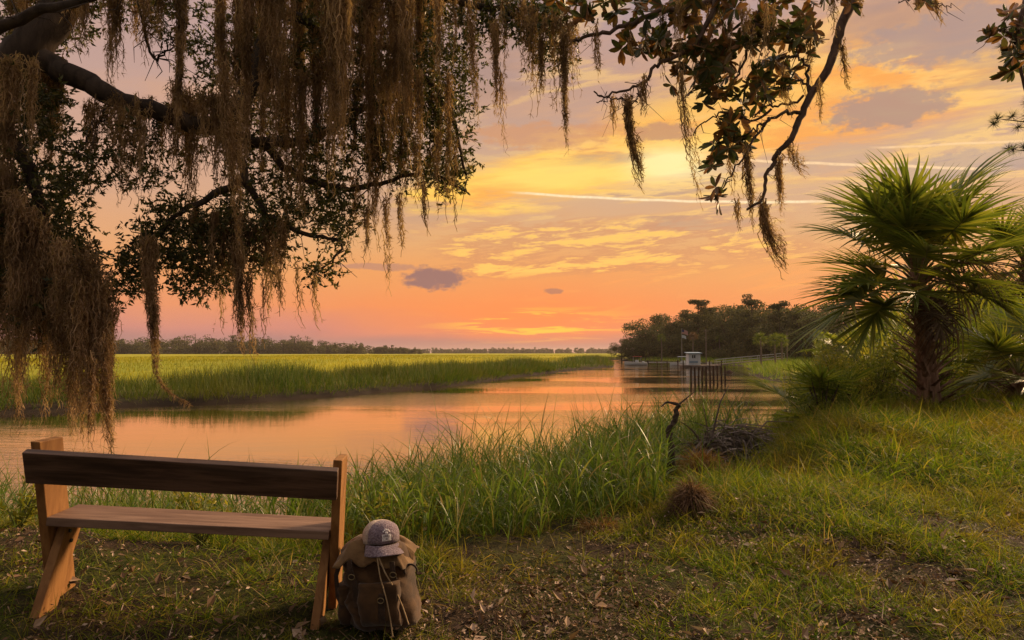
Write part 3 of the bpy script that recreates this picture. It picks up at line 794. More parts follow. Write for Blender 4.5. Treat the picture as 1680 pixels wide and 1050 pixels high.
# woods on the horizon: one far mass each
def far_wood(name, pieces, seed, leaf, n_each, m):
    r = np.random.default_rng(seed); g = Geo(); trunks = Geo()
    for x, y, H in pieces:
        lobes = []
        pine = r.random() < .22
        Hh = H * (1.22 if pine else 1.0)
        for i in range(11):
            q = (r.uniform(.62, 1.0) if i < 7 else r.uniform(0, .5)) if pine else r.uniform(.0, .9)
            a = r.uniform(0, 6.28); rr = Hh * (.16 if pine and i < 7 else .42 * math.sqrt(max(.1, 1 - q * q * .8))) * r.uniform(.2, 1)
            s_ = Hh * (r.uniform(.05, .09) if pine and i < 7 else r.uniform(.13, .22)); lobes.append((x + math.cos(a) * rr, y + math.sin(a) * rr, 1.3 + Hh * q * .88, s_ * 1.5, s_ * 1.5, s_ * .8))
        leaf_cloud(g, lobes, n_each, leaf, r)
        trunks.tube([(x, y, .5), (x, y, Hh * .9)], [Hh * .02, Hh * .008], 4, cap=False)
    o = g.build(name, m); tag(o, kind='stuff'); tag(trunks.build(name, M_bark), kind='stuff')
def build_horizon():
    r = np.random.default_rng(231); P = []
    for i in range(460):
        px = r.uniform(-260, 690); y = 640 + (px + 260) * .30 + r.uniform(-10, 45)
        H = np.interp(px, [-260, 180, 320, 470, 560, 640, 690], [21, 19, 24, 23, 18, 12, 8]) * r.uniform(.62, 1.0)
        P.append(((px - 840) / 1120 * y, y, H))
    far_wood('treeline', P, 232, 1.5, 420, M_far)
    P = []
    for i in range(330):
        px = r.uniform(560, 1060); y = 2000 + r.uniform(-60, 160); P.append(((px - 840) / 1120 * y, y, r.uniform(12, 17)))
    far_wood('far_treeline', P, 233, 4.0, 160, M_far)
build_horizon()

# thicket between the wood and the near palms
SHR = []
def shrub_mesh(seed, H=2.2, n=4200, leaf=.10, W=1.5):
    r = np.random.default_rng(seed); lobes = []; g = Geo()
    for i in range(15):
        a = r.uniform(0, 6.28); rr = W * r.uniform(0, .62); z = H * r.uniform(.18, .85); s_ = H * r.uniform(.12, .24)
        lobes.append((math.cos(a) * rr, math.sin(a) * rr, z, s_, s_, s_ * .9)); g.tube([(0, 0, -.2), (math.cos(a) * rr * .5, math.sin(a) * rr * .5, z * .5), (math.cos(a) * rr, math.sin(a) * rr, z)], [.03, .02, .008], 4)
    st = g.mesh('stems'); g = Geo(); leaf_cloud(g, lobes, n, leaf, r)
    # loose sprays past the outline
    k = 240; a = r.uniform(0, 6.28, k); z = r.uniform(.3, 1.1, k) * H; P = np.stack([np.cos(a) * W * .7, np.sin(a) * W * .7, z], 1)
    g.blades(P, P * [1, 1, .5] + [0, 0, 1], leaf * 2.6, leaf * .45, 2, .4)
    return g.mesh('foliage'), st
SHR = [shrub_mesh(s) for s in (241, 242, 243)]
NEARSH = [shrub_mesh(s, 1.1, 5200, .035, .8) for s in (244, 245)]
def put_shrub(x, y, s, me, m, label, group=None, rz=0.0, sz=1.0):
    t = thing('shrub', (x, y, Z(x, y) - .05), label, 'shrub', group, rz=rz); t.scale = (s, s, s * sz)
    link('foliage', me[0], m, t); link('stems', me[1], M_bark, t); return t
def build_thicket():
    r = np.random.default_rng(251)
    def two(me, m): return (copy_me(me[0], m), copy_me(me[1], M_bark))
    G = [two(q, M_shrub) for q in SHR]; Yl = [two(q, M_shrub_y) for q in SHR]
    lst = []
    for i in range(34):
        y = r.uniform(19, 62); x = y * r.uniform(.52, .82) ; x = max(x, y * .42 + 4)
        s = r.uniform(.8, 1.5) * (1 + .018 * (y - 19)); me, mm, kind = ((G, M_shrub, 'green') if r.random() < .6 else (Yl, M_shrub_y, 'yellow-green'))
        lst.append((x / y, x, y, s, me[i % 3], mm, kind, r.uniform(0, 6.28)))
    for k, (q, x, y, s, me, mm, kind, rz) in enumerate(sorted(lst, key=lambda v: v[0])):
        put_shrub(x, y, s, me, mm, f'{kind} bush of the thicket behind the palms, {ORD[k + 1]} counted from the creek side', 'bushes of the thicket', rz)
    for i in range(16):
        s = i / 15; x, y = 30 + 46 * s + r.uniform(-2, 2), 80 + 60 * s * (1 if i % 2 else 1.3)
        x = max(x, 52) ; put_shrub(x, y, r.uniform(1.6, 2.4), G[i % 3], M_shrub, f'rounded bush at the foot of the far wood, {ORD[i + 1]} from the hut towards the palm', 'bushes at the foot of the wood', r.uniform(0, 6.28))
    N1, N2 = two(NEARSH[0], M_shrub_y), two(NEARSH[1], M_shrub)
    for i, (px, py, Y, s, me, lab) in enumerate([(1385, 668, 11.5, 1.05, N1, 'small olive-leaved bush on the bank left of the big palm'), (1350, 690, 10.2, .8, N2, 'low dark bush beside the saw palmetto'),
                                               (1440, 672, 12.6, .9, N2, 'bush growing against the left foot of the big palm'), (1620, 650, 16, 1.2, N1, 'olive bush under the pale palmetto'), (1330, 660, 13.5, .9, N1, 'bush at the creek edge behind the saw palmetto')]):
        p = at(px, py, Y); put_shrub(p.x, Y, s, me, None, lab, rz=i * 1.7)
    # taller trees close behind the palms on the right
    for i, (px, pyt, Y) in enumerate([(1480, 500, 62), (1560, 478, 50), (1640, 462, 42), (1720, 430, 38), (1405, 522, 74), (1690, 470, 55)]):
        p = at(px, pyt, Y); z0 = Z(p.x, Y); H = p.z - z0
        put_tree('oak_tree', BROADN[i % 2], (M_shrub if i % 2 else M_far, M_bark), p.x, Y, H / 8, i * 1.1, ('tree left of the big palm trunk, beyond the bushes', 'leafy tree right of the big palm trunk, behind the small palmetto', 'leafy tree rising behind the pale palmetto', 'dark tree at the right frame edge behind the tall palm', 'farthest leafy tree left of the big palm, over the bank grass', 'low tree at the right edge between palmetto and tall palm')[i], 'tree', 'trees close behind the palms')
BROADN = [broad_tree(s, 8, 8, 9000, .17, low=.02) for s in (261, 262)]
build_thicket()
# ---------------------------------------------------------------- boathouse dock, boats, posts
def plain(name, c, rough=0.6, spec=0.3, var=0.25, sc=3.0):
    def b(N, out):
        n = N.noise(objco(N), sc, 4.0, 0.6); N.t.links.new(pbsdf(N, N.mix(n, tuple(v * (1 - var) for v in c), tuple(min(1, v * (1 + var)) for v in c)), rough, spec), out.inputs[0])
    return mat(name, b)
M_white = plain('white_paint', (0.50, 0.55, 0.60), .6)
M_blue = plain('blue_grey_paint', (0.18, 0.27, 0.36), .6)
M_glass = mat('dark_glass', lambda N, out: N.t.links.new(pbsdf(N, (0.02, 0.03, 0.045), .1, .6), out.inputs[0]))
M_deck = plain('weathered_deck', (0.27, 0.22, 0.19), .8); M_post = woodmat('piling_wood', (0.035, 0.022, 0.016), (0.10, 0.06, 0.04), ns=5, rough=.9, c3=(0.05, .035, .03))
M_rail = plain('pale_rail', (0.34, 0.34, 0.34), .6); M_red = plain('red_canopy', (0.36, 0.05, 0.035), .7)
def build_dock():
    d = thing('floating_dock', (38.6, 140, 0), 'low grey floating dock under the white hut', 'dock')
    g = Geo(); g.box((-.2, 0, .42), (7.6, 4.2, .22)); g.build('deck', M_deck, d)
    g = Geo(); g.box((-.2, .1, .15), (7.2, 3.8, .34)); g.build('float', M_deck, d)
    for i, (x_, y_) in enumerate(((-4.05, -2.0), (3.6, -2.2), (-4.1, 2.2), (1.2, -2.25))):
        g = Geo(); g.tube([(x_, y_, -1.5), (x_, y_, 1.5)], .12, 8); g.build('post', M_post, d)
    # hut
    h = thing('hut', (37.2, 140.4, .53), 'small white boathouse with blue panel and two dark windows on the dock', 'hut')
    g = Geo(); g.box((0, 0, 1.15), (2.4, 2.2, 2.3)); bevel(g.build('wall', M_white, h), .03)
    g = Geo(); V = [(-1.5, -1.4, 2.32), (1.5, -1.4, 2.32), (1.5, 1.4, 2.50), (-1.5, 1.4, 2.50)]; V += [(a, b, c + .14) for a, b, c in V]
    g.add(V, [[0, 3, 2, 1], [4, 5, 6, 7], [0, 1, 5, 4], [1, 2, 6, 5], [2, 3, 7, 6], [3, 0, 4, 7]]); g.build('roof', M_blue, h)
    for x_ in (-.38, .02):
        w = Geo(); w.box((x_, -1.115, 1.72), (.30, .05, .62)); wo_ = w.build('window', M_glass, h)
        f_ = Geo()
        for (a, b, sx, sz) in ((x_ - .175, 1.72, .05, .72), (x_ + .175, 1.72, .05, .72), (x_, 1.385 + .0, .30, .05), (x_, 2.055, .30, .05)): f_.box((a, -1.13, b), (sx, .07, sz))
        f_.build('frame', M_white, wo_)
    g = Geo(); g.box((-.2, -1.14, .62), (1.75, .08, .42)); g.build('blue_panel', M_blue, h)
    g = Geo(); g.box((.85, -1.13, .95), (.62, .05, 1.8)); g.build('door', M_white, h)
    # people-sized clutter: two piling cleats boxes
    g = Geo(); g.box((0, 0, .3), (.9, .7, .5), taper=.9); g.box((0, 0, .585), (1.0, .8, .07)); b = bevel(g.build('dock_box', M_rail, None, (40.2, 139.2, .53)), .03); tag(b, 'pale lidded storage box on the dock right of the hut', 'box')
    # gangway with railings climbing to the bank
    gw = thing('gangway', (41.8, 140.3, .6), 'sloping gangway with pale handrails from the dock to the bank', 'gangway')
    x1, y1, z1 = 15.5, 4.0, 1.25
    def bar(g, a, b, w): g.tube([a, b], w, 5)
    g = Geo()
    for s_ in (-.55, .55): bar(g, (0, s_, 0), (x1, y1 + s_, z1), .09)
    V = [(0, -.55, .06), (x1, y1 - .55, z1 + .06), (x1, y1 + .55, z1 + .06), (0, .55, .06)]; g.add(V + [(a, b, c - .05) for a, b, c in V], [[0, 1, 2, 3], [7, 6, 5, 4], [0, 4, 5, 1], [2, 6, 7, 3]]); g.build('walkway', M_deck, gw)
    for s_ in (-.55, .55):
        g = Geo(); bar(g, (0, s_, 1.05), (x1, y1 + s_, z1 + 1.05), .055); bar(g, (0, s_, .55), (x1, y1 + s_, z1 + .55), .04)
        for i in range(9): q = i / 8; bar(g, (x1 * q, y1 * q + s_, z1 * q), (x1 * q, y1 * q + s_, z1 * q + 1.05), .045)
        g.build('handrail', M_rail, gw)
    # ten pilings in a row
    for i in range(10):
        q = i / 9; p = at(1134 + 56 * q, 632 - 5 * q, 63 + 5.2 * q)
        g = Geo(); r = np.random.default_rng(400 + i); g.tube([(0, 0, -1.4), (r.uniform(-.02, .02), 0, .6), (r.uniform(-.04, .04), 0, 1.72 + r.uniform(-.05, .05))], [.095, .09, .085], 10, wob=.1)
        post = g.build('piling', M_post, None, (p.x, 63 + 5.2 * q, 0)); tag(post, f'dark piling of the row in the creek, {ORD[i + 1]} from the left' if 0 < i < 9 else ('leftmost dark piling of the row in the creek' if i == 0 else 'rightmost dark piling of the row in the creek'), 'piling', 'row of pilings in the creek')
    g = Geo(); g.add([(-.7, -.3, -.1), (.7, -.3, -.1), (.75, .4, -.1), (-.6, .4, -.1), (-.25, -.05, .33), (.15, .1, .42), (.42, 0, .18)], [[0, 1, 2, 3]], [[0, 4, 3], [0, 1, 4], [1, 5, 4], [1, 6, 5], [1, 2, 6], [2, 5, 6], [2, 3, 5], [3, 4, 5]])
    p = at(1196, 610, 105); tag(bevel(g.build('rock', M_post, None, (p.x, 105, 0)), .05), 'small dark rock breaking the water right of the pilings', 'rock')
    # old jetty posts and shore wall by the headland
    r = np.random.default_rng(411)
    for i in range(8):
        x_, y_ = 42.5 + i * 1.25, 232 - i * .7; h_ = r.uniform(1.0, 1.7)
        g = Geo(); g.tube([(0, 0, -1), (r.uniform(-.1, .1), 0, h_)], [.17, .15], 7); tag(g.build('post', M_post, None, (x_, y_, 0)), f'weathered post by the headland shore, {ORD[i + 1]} from the left', 'post', 'old posts by the headland')
    dk = thing('boat_dock', (38.5, 178, 0), 'long low dock where the two boats are moored', 'dock')
    g = Geo(); g.box((3.2, 0, .5), (15, 1.6, .2)); g.build('deck', M_rail, dk)
    g = Geo()
    for i in range(6): g = Geo(); g.tube([(-3.5 + i * 2.6, -.85, -1.4), (-3.5 + i * 2.6, -.85, .95)], .12, 6); g.build('post', M_post, dk)
    # boats
    def boat(x, y, L, rz, label, canopy):
        t = thing('boat', (x, y, 0), label, 'boat', 'boats moored at the dock', rz=rz)
        g = Geo(); rings = []
        for q in np.linspace(0, 1, 14):
            w = .95 * (1 - max(0, (q - .45) / .55) ** 2.2) * (1 if q > .02 else .96) + .02; sh = .62 + .28 * q * q; kx = (q - .5) * L
            rings.append(np.array([(kx, -w, sh), (kx + .0, -w * .93, .15), (kx, -w * .5, -.15), (kx, 0, -.25), (kx, w * .5, -.15), (kx, w * .93, .15), (kx, w, sh), (kx, w * .85, sh - .04), (kx, 0, sh - .12), (kx, -w * .85, sh - .04)]))
        loft(g, rings); g.build('hull', M_hull, t, smooth=False)
        g = Geo(); g.box((-.2, 0, .85), (.9, .8, .8), taper=.85); g.build('console', M_white, t)
        g = Geo(); g.box((-.25 + .52, 0, 1.4), (.05, .75, .5)); g.build('windscreen', M_glass, t)
        g = Geo(); g.box((-L / 2 - .15, 0, .75), (.35, .38, .75), taper=.8); g.box((-L / 2 - .15, 0, .1), (.15, .15, .7)); g.build('outboard_motor', M_bolt, t)
        g = Geo(); g.box((-L * .32, 0, .75), (.5, 1.3, .35)); g.build('seat', M_white, t)
        if canopy:
            g = Geo(); g.box((-.3, 0, 2.12), (2.3, 1.7, .10), taper=.92); c = bevel(g.build('canopy', M_red if canopy == 2 else M_white, t), .03)
            g = Geo()
            for a in (-1.25, .65):
                for b in (-.75, .75): g.tube([(a, b, .7), (a, b, 2.08)], .03, 5)
            g.build('canopy_frame', M_rail, t)
    boat(30.8, 170, 5.6, R(168), 'small motor boat with red canopy moored behind the white hut dock', 2)
    p = at(1115, 598, 165); boat(p.x - .6, 160, 6.4, R(195), 'white motor boat with white canopy tied up beside the hut', 1)
    # flagpole
    f_ = thing('flagpole', (34.6, 139.2, .4), 'tall thin flagpole with two faded flags left of the hut', 'flagpole')
    g = Geo(); g.tube([(0, 0, 0), (0, 0, 3.5), (0, 0, 7.6)], [.05, .04, .03], 6); g.build('pole', M_rail, f_)
    def flag(z0, L, H, c, nm, seed):
        g = Geo(); n, k = 16, 8; U, Vv = np.meshgrid(np.linspace(0, 1, n), np.linspace(0, 1, k)); X = U * L * .92; Yy = np.sin(U * 7 + Vv) * .09 * U; Zz = z0 + Vv * H - U * U * L * .28
        g.add(np.stack([X + .04, Yy, Zz], -1).reshape(-1, 3), np.stack([np.arange(n * k).reshape(k, n)[:-1, :-1], np.arange(n * k).reshape(k, n)[:-1, 1:], np.arange(n * k).reshape(k, n)[1:, 1:], np.arange(n * k).reshape(k, n)[1:, :-1]], -1).reshape(-1, 4))
        return g.build(nm, c, f_)
    def stripes(N, out):
        p = objco(N); x, y, z = N.sep(p); s = N.m('FRACT', (z + x * x * .2) * 6.2); c = N.mix(N.m('GREATER_THAN', s, .5), (0.5, .47, .46), (.42, .10, .08))
        c = N.mix(N.m('LESS_THAN', x, .5) , c, N.mix(N.m('GREATER_THAN', z, 6.85), c, (.06, .07, .16))); N.t.links.new(pbsdf(N, c, .8, .1), out.inputs[0])
    flag(6.5, 1.35, .85, mat('striped_flag_cloth', stripes), 'striped_flag', 1)
    flag(5.65, .95, .6, M_white, 'white_flag', 2)
    # grey poles in the wood
    for px, py0, py1, Y, lab in ((1158, 583, 540, 175, 'grey utility pole with a crossarm among the dark trees'), (1291, 580, 546, 150, 'bare pale pole rising from the bushes below the wood')):
        a = at(px, py1, Y); z0 = Z(a.x, Y); t = thing('utility_pole', (a.x, Y, z0), lab, 'pole'); H = a.z - z0
        g = Geo(); g.tube([(0, 0, -.3), (0, 0, H)], [.16, .12], 7); g.build('pole', M_barkf, t)
        if px < 1200: g = Geo(); g.box((0, -.16, H - .5), (1.5, .1, .14)); g.build('crossarm', M_barkf, t)
M_hull = plain('white_hull', (0.55, 0.56, 0.56), .35, .5)
build_dock()
# ---------------------------------------------------------------- bench, pack and cap
M_leg = woodmat('new_pine', (0.20, 0.09, 0.030), (0.34, 0.17, 0.06), scale=(1, 1, .16), ns=26, rough=0.62, bmp=0.25, bd=0.004, c3=(0.25, 0.115, 0.04))
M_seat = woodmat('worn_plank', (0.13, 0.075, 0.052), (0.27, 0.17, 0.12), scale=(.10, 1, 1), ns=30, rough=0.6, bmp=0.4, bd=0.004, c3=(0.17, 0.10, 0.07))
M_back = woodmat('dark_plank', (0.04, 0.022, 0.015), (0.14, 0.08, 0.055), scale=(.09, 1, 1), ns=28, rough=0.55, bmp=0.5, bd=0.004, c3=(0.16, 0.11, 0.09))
def build_bench():
    A = Vector((-2.09, 3.10, 2.264)); B = Vector((-0.851, 3.23, 2.167))     # rear edge of the seat
    L = (B - A).length
    ux = (B - A).normalized(); uy = Vector((-0.1, 0.995, 0)).normalized(); uy = (uy - ux * uy.dot(ux)).normalized(); uz = ux.cross(uy)
    t = thing('bench', (0, 0, 0), 'rustic plank bench with crossed pine legs facing the creek', 'bench')
    M = Matrix((ux, uy, uz)).transposed().to_4x4(); M.translation = (A + B) / 2 - uz * 0.45
    t.matrix_world = M
    H = L / 2
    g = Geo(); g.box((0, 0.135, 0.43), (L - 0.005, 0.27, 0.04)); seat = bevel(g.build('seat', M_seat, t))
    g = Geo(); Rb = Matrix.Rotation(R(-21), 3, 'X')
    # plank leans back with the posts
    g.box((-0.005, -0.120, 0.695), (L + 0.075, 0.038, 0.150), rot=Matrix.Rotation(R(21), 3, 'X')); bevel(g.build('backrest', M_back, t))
    def board(x, y0, z0, y1, z1, w, th):
        """board in the side plane with level-cut ends"""
        g = Geo(); V = []
        dy, dz = (y1 - y0), (z1 - z0); hw = w / 2 * math.hypot(dy, dz) / abs(dz)
        for xx in (x - th / 2, x + th / 2):
            V += [(xx, y0 - hw, z0), (xx, y0 + hw, z0), (xx, y1 + hw, z1), (xx, y1 - hw, z1)]
        g.add(V, [[0, 3, 2, 1], [4, 5, 6, 7], [0, 1, 5, 4], [1, 2, 6, 5], [2, 3, 7, 6], [3, 0, 4, 7]])
        return g
    for sgn, gl in ((-1, 1.0), (1, 1.0)):
        bk = bevel(board(sgn * (H + 0.022), 0.285, -0.05, -0.02, 0.80, 0.175, 0.04).build('back_post', M_leg, t))
        lg = bevel(board(sgn * (H - 0.022), -0.005, -0.05, 0.19, 0.408, 0.14, 0.04).build('leg', M_leg, t))
        lg['label'] = 'pine leg board crossing under the seat'
        for (by, bz) in ((0.13, 0.36), (0.19, 0.375), (0.15, 0.31)):
            g = Geo(); xs = sgn * (H - 0.022) - sgn * 0.021
            g.tube([(xs, by, bz), (xs - sgn * 0.008, by, bz)], 0.009, 8); g.build('bolt', M_bolt, lg)
    return t
build_bench()

# canvas pack leaning by the right-hand leg
def canvas(N, out, c1, c2, sc=9.0):
    p = objco(N)
    n = N.noise(p, sc, 6.0, 0.6, 0.4); n2 = N.noise(p, 160.0, 2.0, 0.5); n3 = N.noise(p, 3.0, 3.0, 0.5)
    c = N.mix(N.sstep(n, 0.3, 0.7), c1, c2)
    c = N.mix(N.sstep(n3, 0.55, 0.75) * 0.5, c, tuple(v * 0.45 for v in c1))
    N.t.links.new(pbsdf(N, c, 0.9, 0.15, bump(N, n * 1.0 + n2 * 0.08, 0.7, 0.012), sheen=0.2), out.inputs[0])
M_canvas = mat('canvas', canvas, c1=(0.035, 0.018, 0.008), c2=(0.095, 0.05, 0.021))
M_flap = mat('flap_canvas', canvas, c1=(0.10, 0.055, 0.023), c2=(0.20, 0.12, 0.052))
M_strap = mat('strap_leather', canvas, c1=(0.026, 0.015, 0.010), c2=(0.06, 0.035, 0.022), sc=30.0)
M_cord = mat('cord', canvas, c1=(0.32, 0.22, 0.12), c2=(0.42, 0.31, 0.18), sc=40.0)
M_buckle = mat('buckle_metal', lambda N, out: N.t.links.new(pbsdf(N, (0.25, 0.19, 0.10), 0.35, 0.5, metal=0.9), out.inputs[0]))
def superring(a, b, e, n):
    t = np.linspace(0, 2 * np.pi, n, endpoint=False); c, s = np.cos(t), np.sin(t)
    return np.sign(c) * np.abs(c) ** e * a, np.sign(s) * np.abs(s) ** e * b
def sag(V, seed, amp, f=9.0):
    """cloth folds: push points by smooth noise"""
    n = (noise2(V[:, 0] * f + V[:, 2] * f * 0.6 + 5, V[:, 2] * f * 1.3 + V[:, 1] * f, seed, 4, 0.55) - 0.5)
    c = V.mean(0); d = V - c; d[:, 2] *= 0.3; d /= np.linalg.norm(d, axis=1)[:, None] + 1e-9
    return V + d * (n * amp)[:, None]
def build_pack():
    x, y = -0.60, 3.26; z = 1.742
    t = thing('backpack', (x, y, z), 'worn brown canvas rucksack standing beside the bench leg', 'backpack', rz=R(-9))
    t.rotation_euler = (R(2), R(-3.5), R(-9)); t.scale = (.94, .94, 1.0)
    g = Geo(); rings = []
    prof = [(0.0, .155, .105, 0), (.02, .172, .12, 0), (.09, .182, .128, 0.003), (.18, .176, .125, -.004), (.27, .168, .118, -.01), (.33, .160, .110, -.016), (.365, .146, .098, -.02), (.385, .10, .07, -.022)]
    zs = np.linspace(0, .385, 36)
    for zz in zs:
        a, b, o = [np.interp(zz, [p[0] for p in prof], [p[i] for p in prof]) for i in (1, 2, 3)]
        X, Y = superring(a, b, 0.62, 72); rings.append(np.stack([X + o, Y, np.full(72, zz)], 1))
    loft(g, rings); g.V[0] = sag(sag(g.V[0], 3, 0.085, 7.0), 33, 0.022, 21.0); body = g.build('body', M_canvas, t, smooth=True)
    # top flap: a sheet draped over the mouth with front lip and ears
    g = Geo(); nu, nv = 48, 40; U, Vv = np.meshgrid(np.linspace(-1, 1, nu), np.linspace(-1, 1, nv))
    X = U * .192 * (1 - 0.08 * Vv ** 2); Y = Vv * .142
    rr = np.clip(np.maximum(np.abs(U) ** 2.2, np.abs(Vv) ** 2.4), 0, 1)
    Zf = .400 - rr * np.where(Vv < 0, .085, .07) - 0.02 * np.abs(U) ** 3 * (Vv < 0) + 0.012 * np.sin(U * 9) * (Vv < -.5) + (noise2(U * 3 + 4, Vv * 3, 9, 3) - .5) * .035 + U * -0.012
    P = np.stack([X - .012, Y - .004, Zf], -1).reshape(-1, 3); idx = np.arange(nu * nv).reshape(nv, nu)
    g.add(P, np.stack([idx[:-1, :-1], idx[:-1, 1:], idx[1:, 1:], idx[1:, :-1]], -1).reshape(-1, 4))
    fl = g.build('flap', M_flap, t, smooth=True); sm = fl.modifiers.new('thick', 'SOLIDIFY'); sm.thickness = 0.005
    # front pocket
    g = Geo(); rings = []
    for zz in np.linspace(0.03, .225, 20):
        k = math.sin(min(1, (zz - .03) / .05) * 1.57) * (1 - 0.25 * sst(zz, .16, .225)); X, Y = superring(.10 , .042 * k + .008, .5, 48)
        rings.append(np.stack([X + .035, Y - .122, np.full(48, zz)], 1))
    loft(g, rings); g.V[0] = sag(g.V[0], 5, 0.022, 14); g.build('front_pocket', M_canvas, t, smooth=True)
    g = Geo(); rings = []
    for zz in np.linspace(0.02, .19, 16):
        X, Y = superring(.045, .07, .7, 32); rings.append(np.stack([X - .165, Y - .02, np.full(32, zz)], 1))
    loft(g, rings); g.V[0] = sag(g.V[0], 6, 0.03, 14); g.build('side_pocket', M_canvas, t, smooth=True)
    def strap(pts, w, name='strap', m=None, th=.004):
        g = Geo(); P = np.array(pts, float); T = np.gradient(P, axis=0); s = np.cross(T, [0, 1, 0.2]); s /= np.linalg.norm(s, axis=1)[:, None]
        n = np.cross(s, T); n /= np.linalg.norm(n, axis=1)[:, None]; k = len(P)
        V = np.concatenate([P - s * w / 2 - n * th / 2, P + s * w / 2 - n * th / 2, P + s * w / 2 + n * th / 2, P - s * w / 2 + n * th / 2])
        Q = []
        for i in range(k - 1):
            for a in range(4): b = (a + 1) % 4; Q.append([a * k + i, b * k + i, b * k + i + 1, a * k + i + 1])
        Q += [[0, k, 2 * k, 3 * k], [k - 1, 4 * k - 1, 3 * k - 1, 2 * k - 1]]
        g.add(V, Q); return g.build(name, m or M_strap, t)
    strap([(-.098, -.150, .335), (-.094, -.158, .30), (-.082, -.150, .24), (-.074, -.148, .17), (-.078, -.146, .12)], .026)
    strap([(.115, -.148, .325), (.118, -.155, .29), (.122, -.146, .245)], .024)
    strap([(.062, -.170, .19), (.06, -.176, .15), (.056, -.174, .09), (.055, -.165, .06)], .030)
    strap([(-.18, -.06, .31), (-.205, -.07, .24), (-.195, -.085, .15), (-.17, -.09, .10)], .022)
    for (bx_, by_, bz_) in ((-.088, -.158, .262), (.120, -.158, .27), (.06, -.182, .165)):
        g = Geo(); a = np.linspace(0, 2 * np.pi, 13); g.tube([(bx_ + .016 * math.cos(q), by_, bz_ + .012 * math.sin(q)) for q in a], .0022, 6, cap=False); g.build('buckle', M_buckle, t)
    for pts in ([(.045, -.155, .355), (.06, -.172, .27), (.088, -.178, .17), (.10, -.175, .08), (.112, -.19, .012)], [(.052, -.155, .352), (.085, -.165, .28), (.125, -.150, .20), (.15, -.135, .12), (.172, -.13, .04)]):
        g = Geo(); P = np.array(pts); tt = np.linspace(0, len(P) - 1, 22); C = np.stack([np.interp(tt, np.arange(len(P)), P[:, i]) for i in range(3)], 1)
        g.tube(C, .0032, 6); g.build('drawcord', M_cord, t)
    g = Geo(); a = np.linspace(-.4, 3.6, 18); g.tube([(.185 + .032 * math.cos(q), -.09, .265 + .03 * math.sin(q)) for q in a], .005, 6); g.build('carry_loop', M_strap, t)
    # ---- cap lying on the flap
    cx, cy, cz = x - .012, y - .028, z + .378
    c = thing('cap', (cx, cy, cz), 'faded purple mesh-back cap with white patch resting on the rucksack', 'cap', rz=R(28))
    def shell(phi0, phi1, m, name, rr=1.0):
        g = Geo(); na, nb = 30, 22; A_, B_ = np.meshgrid(np.linspace(phi0, phi1, na), np.linspace(0, 1, nb))
        th_ = B_ * 1.569; r_ = .083 * rr
        Xc = r_ * 1.0 * np.sin(th_) ** .92 * np.cos(A_); Yc = r_ * 1.12 * np.sin(th_) ** .92 * np.sin(A_); Zc = .100 * rr * np.cos(th_) ** .62
        front = np.clip(-np.sin(A_), 0, 1); Zc = Zc + front * .010 * np.sin(th_)
        P = np.stack([Xc, Yc, Zc], -1).reshape(-1, 3); idx = np.arange(na * nb).reshape(nb, na)
        P = sag(P, 15, .012, 22)
        g.add(P, np.stack([idx[:-1, :-1], idx[1:, :-1], idx[1:, 1:], idx[:-1, 1:]], -1).reshape(-1, 4))
        o = g.build(name, m, c, smooth=True); s_ = o.modifiers.new('thick', 'SOLIDIFY'); s_.thickness = .0025; return o
    M_tweed = mat('faded_denim', canvas, c1=(0.11, 0.075, 0.10), c2=(0.28, 0.22, 0.26), sc=120.0)
    M_mesh = mat('cream_mesh', canvas, c1=(0.40, 0.31, 0.26), c2=(0.55, 0.45, 0.38), sc=90.0)
    M_patch = mat('white_patch', canvas, c1=(0.62, 0.58, 0.60), c2=(0.75, 0.72, 0.72), sc=70.0)
    M_ink = mat('patch_print', canvas, c1=(0.09, 0.07, 0.09), c2=(0.14, 0.11, 0.14), sc=60.0)
    shell(R(205), R(335), M_tweed, 'front_panel', 1.005)
    shell(R(-25), R(205), M_mesh, 'mesh_crown')
    # bill: curved plate to the front (local -Y)
    g = Geo(); na, nb = 30, 14; A_, B_ = np.meshgrid(np.linspace(R(200), R(340), na), np.linspace(0, 1, nb))
    rx = .084 + B_ * .012; ry = .093 + B_ * .070
    Xc = rx * np.cos(A_) * (1 + B_ * .02); Yc = ry * np.sin(A_) * (1 - .02 * B_); side_ = np.cos(A_) ** 2
    Zc = .003 - B_ * .026 * (0.5 - .5 * np.sin(A_)) - side_ * .030 * B_
    P = np.stack([Xc, Yc, Zc], -1).reshape(-1, 3); idx = np.arange(na * nb).reshape(nb, na)
    g.add(P, np.stack([idx[:-1, :-1], idx[:-1, 1:], idx[1:, 1:], idx[1:, :-1]], -1).reshape(-1, 4))
    o = g.build('bill', M_tweed, c, smooth=True); s_ = o.modifiers.new('thick', 'SOLIDIFY'); s_.thickness = .003
    # patch: sun-ray mark over two lines of worn lettering, laid on the front panel
    def on_front(u, v, lift=.0035):
        """u across (m), v up (m) on the crown's front"""
        th_ = math.acos(min(.999, max(.001, (v / .100)) ** (1 / .62))); a_ = R(270) + u / .083
        s_ = math.sin(th_) ** .92; f_ = -math.sin(a_)
        p = Vector((.0834 * s_ * math.cos(a_), .0934 * s_ * math.sin(a_), .1005 * math.cos(th_) ** .62 + f_ * .010 * math.sin(th_)))
        n = Vector((p.x, p.y, p.z * .6)).normalized(); return p + n * lift
    def rect(g, u0, v0, u1, v1, lift, n=6):
        U, Vv = np.meshgrid(np.linspace(u0, u1, n), np.linspace(v0, v1, n)); P = np.array([tuple(on_front(a, b, lift)) for a, b in zip(U.ravel(), Vv.ravel())])
        idx = np.arange(n * n).reshape(n, n); g.add(P, np.stack([idx[:-1, :-1], idx[:-1, 1:], idx[1:, 1:], idx[1:, :-1]], -1).reshape(-1, 4))
    g = Geo(); u0 = -.002
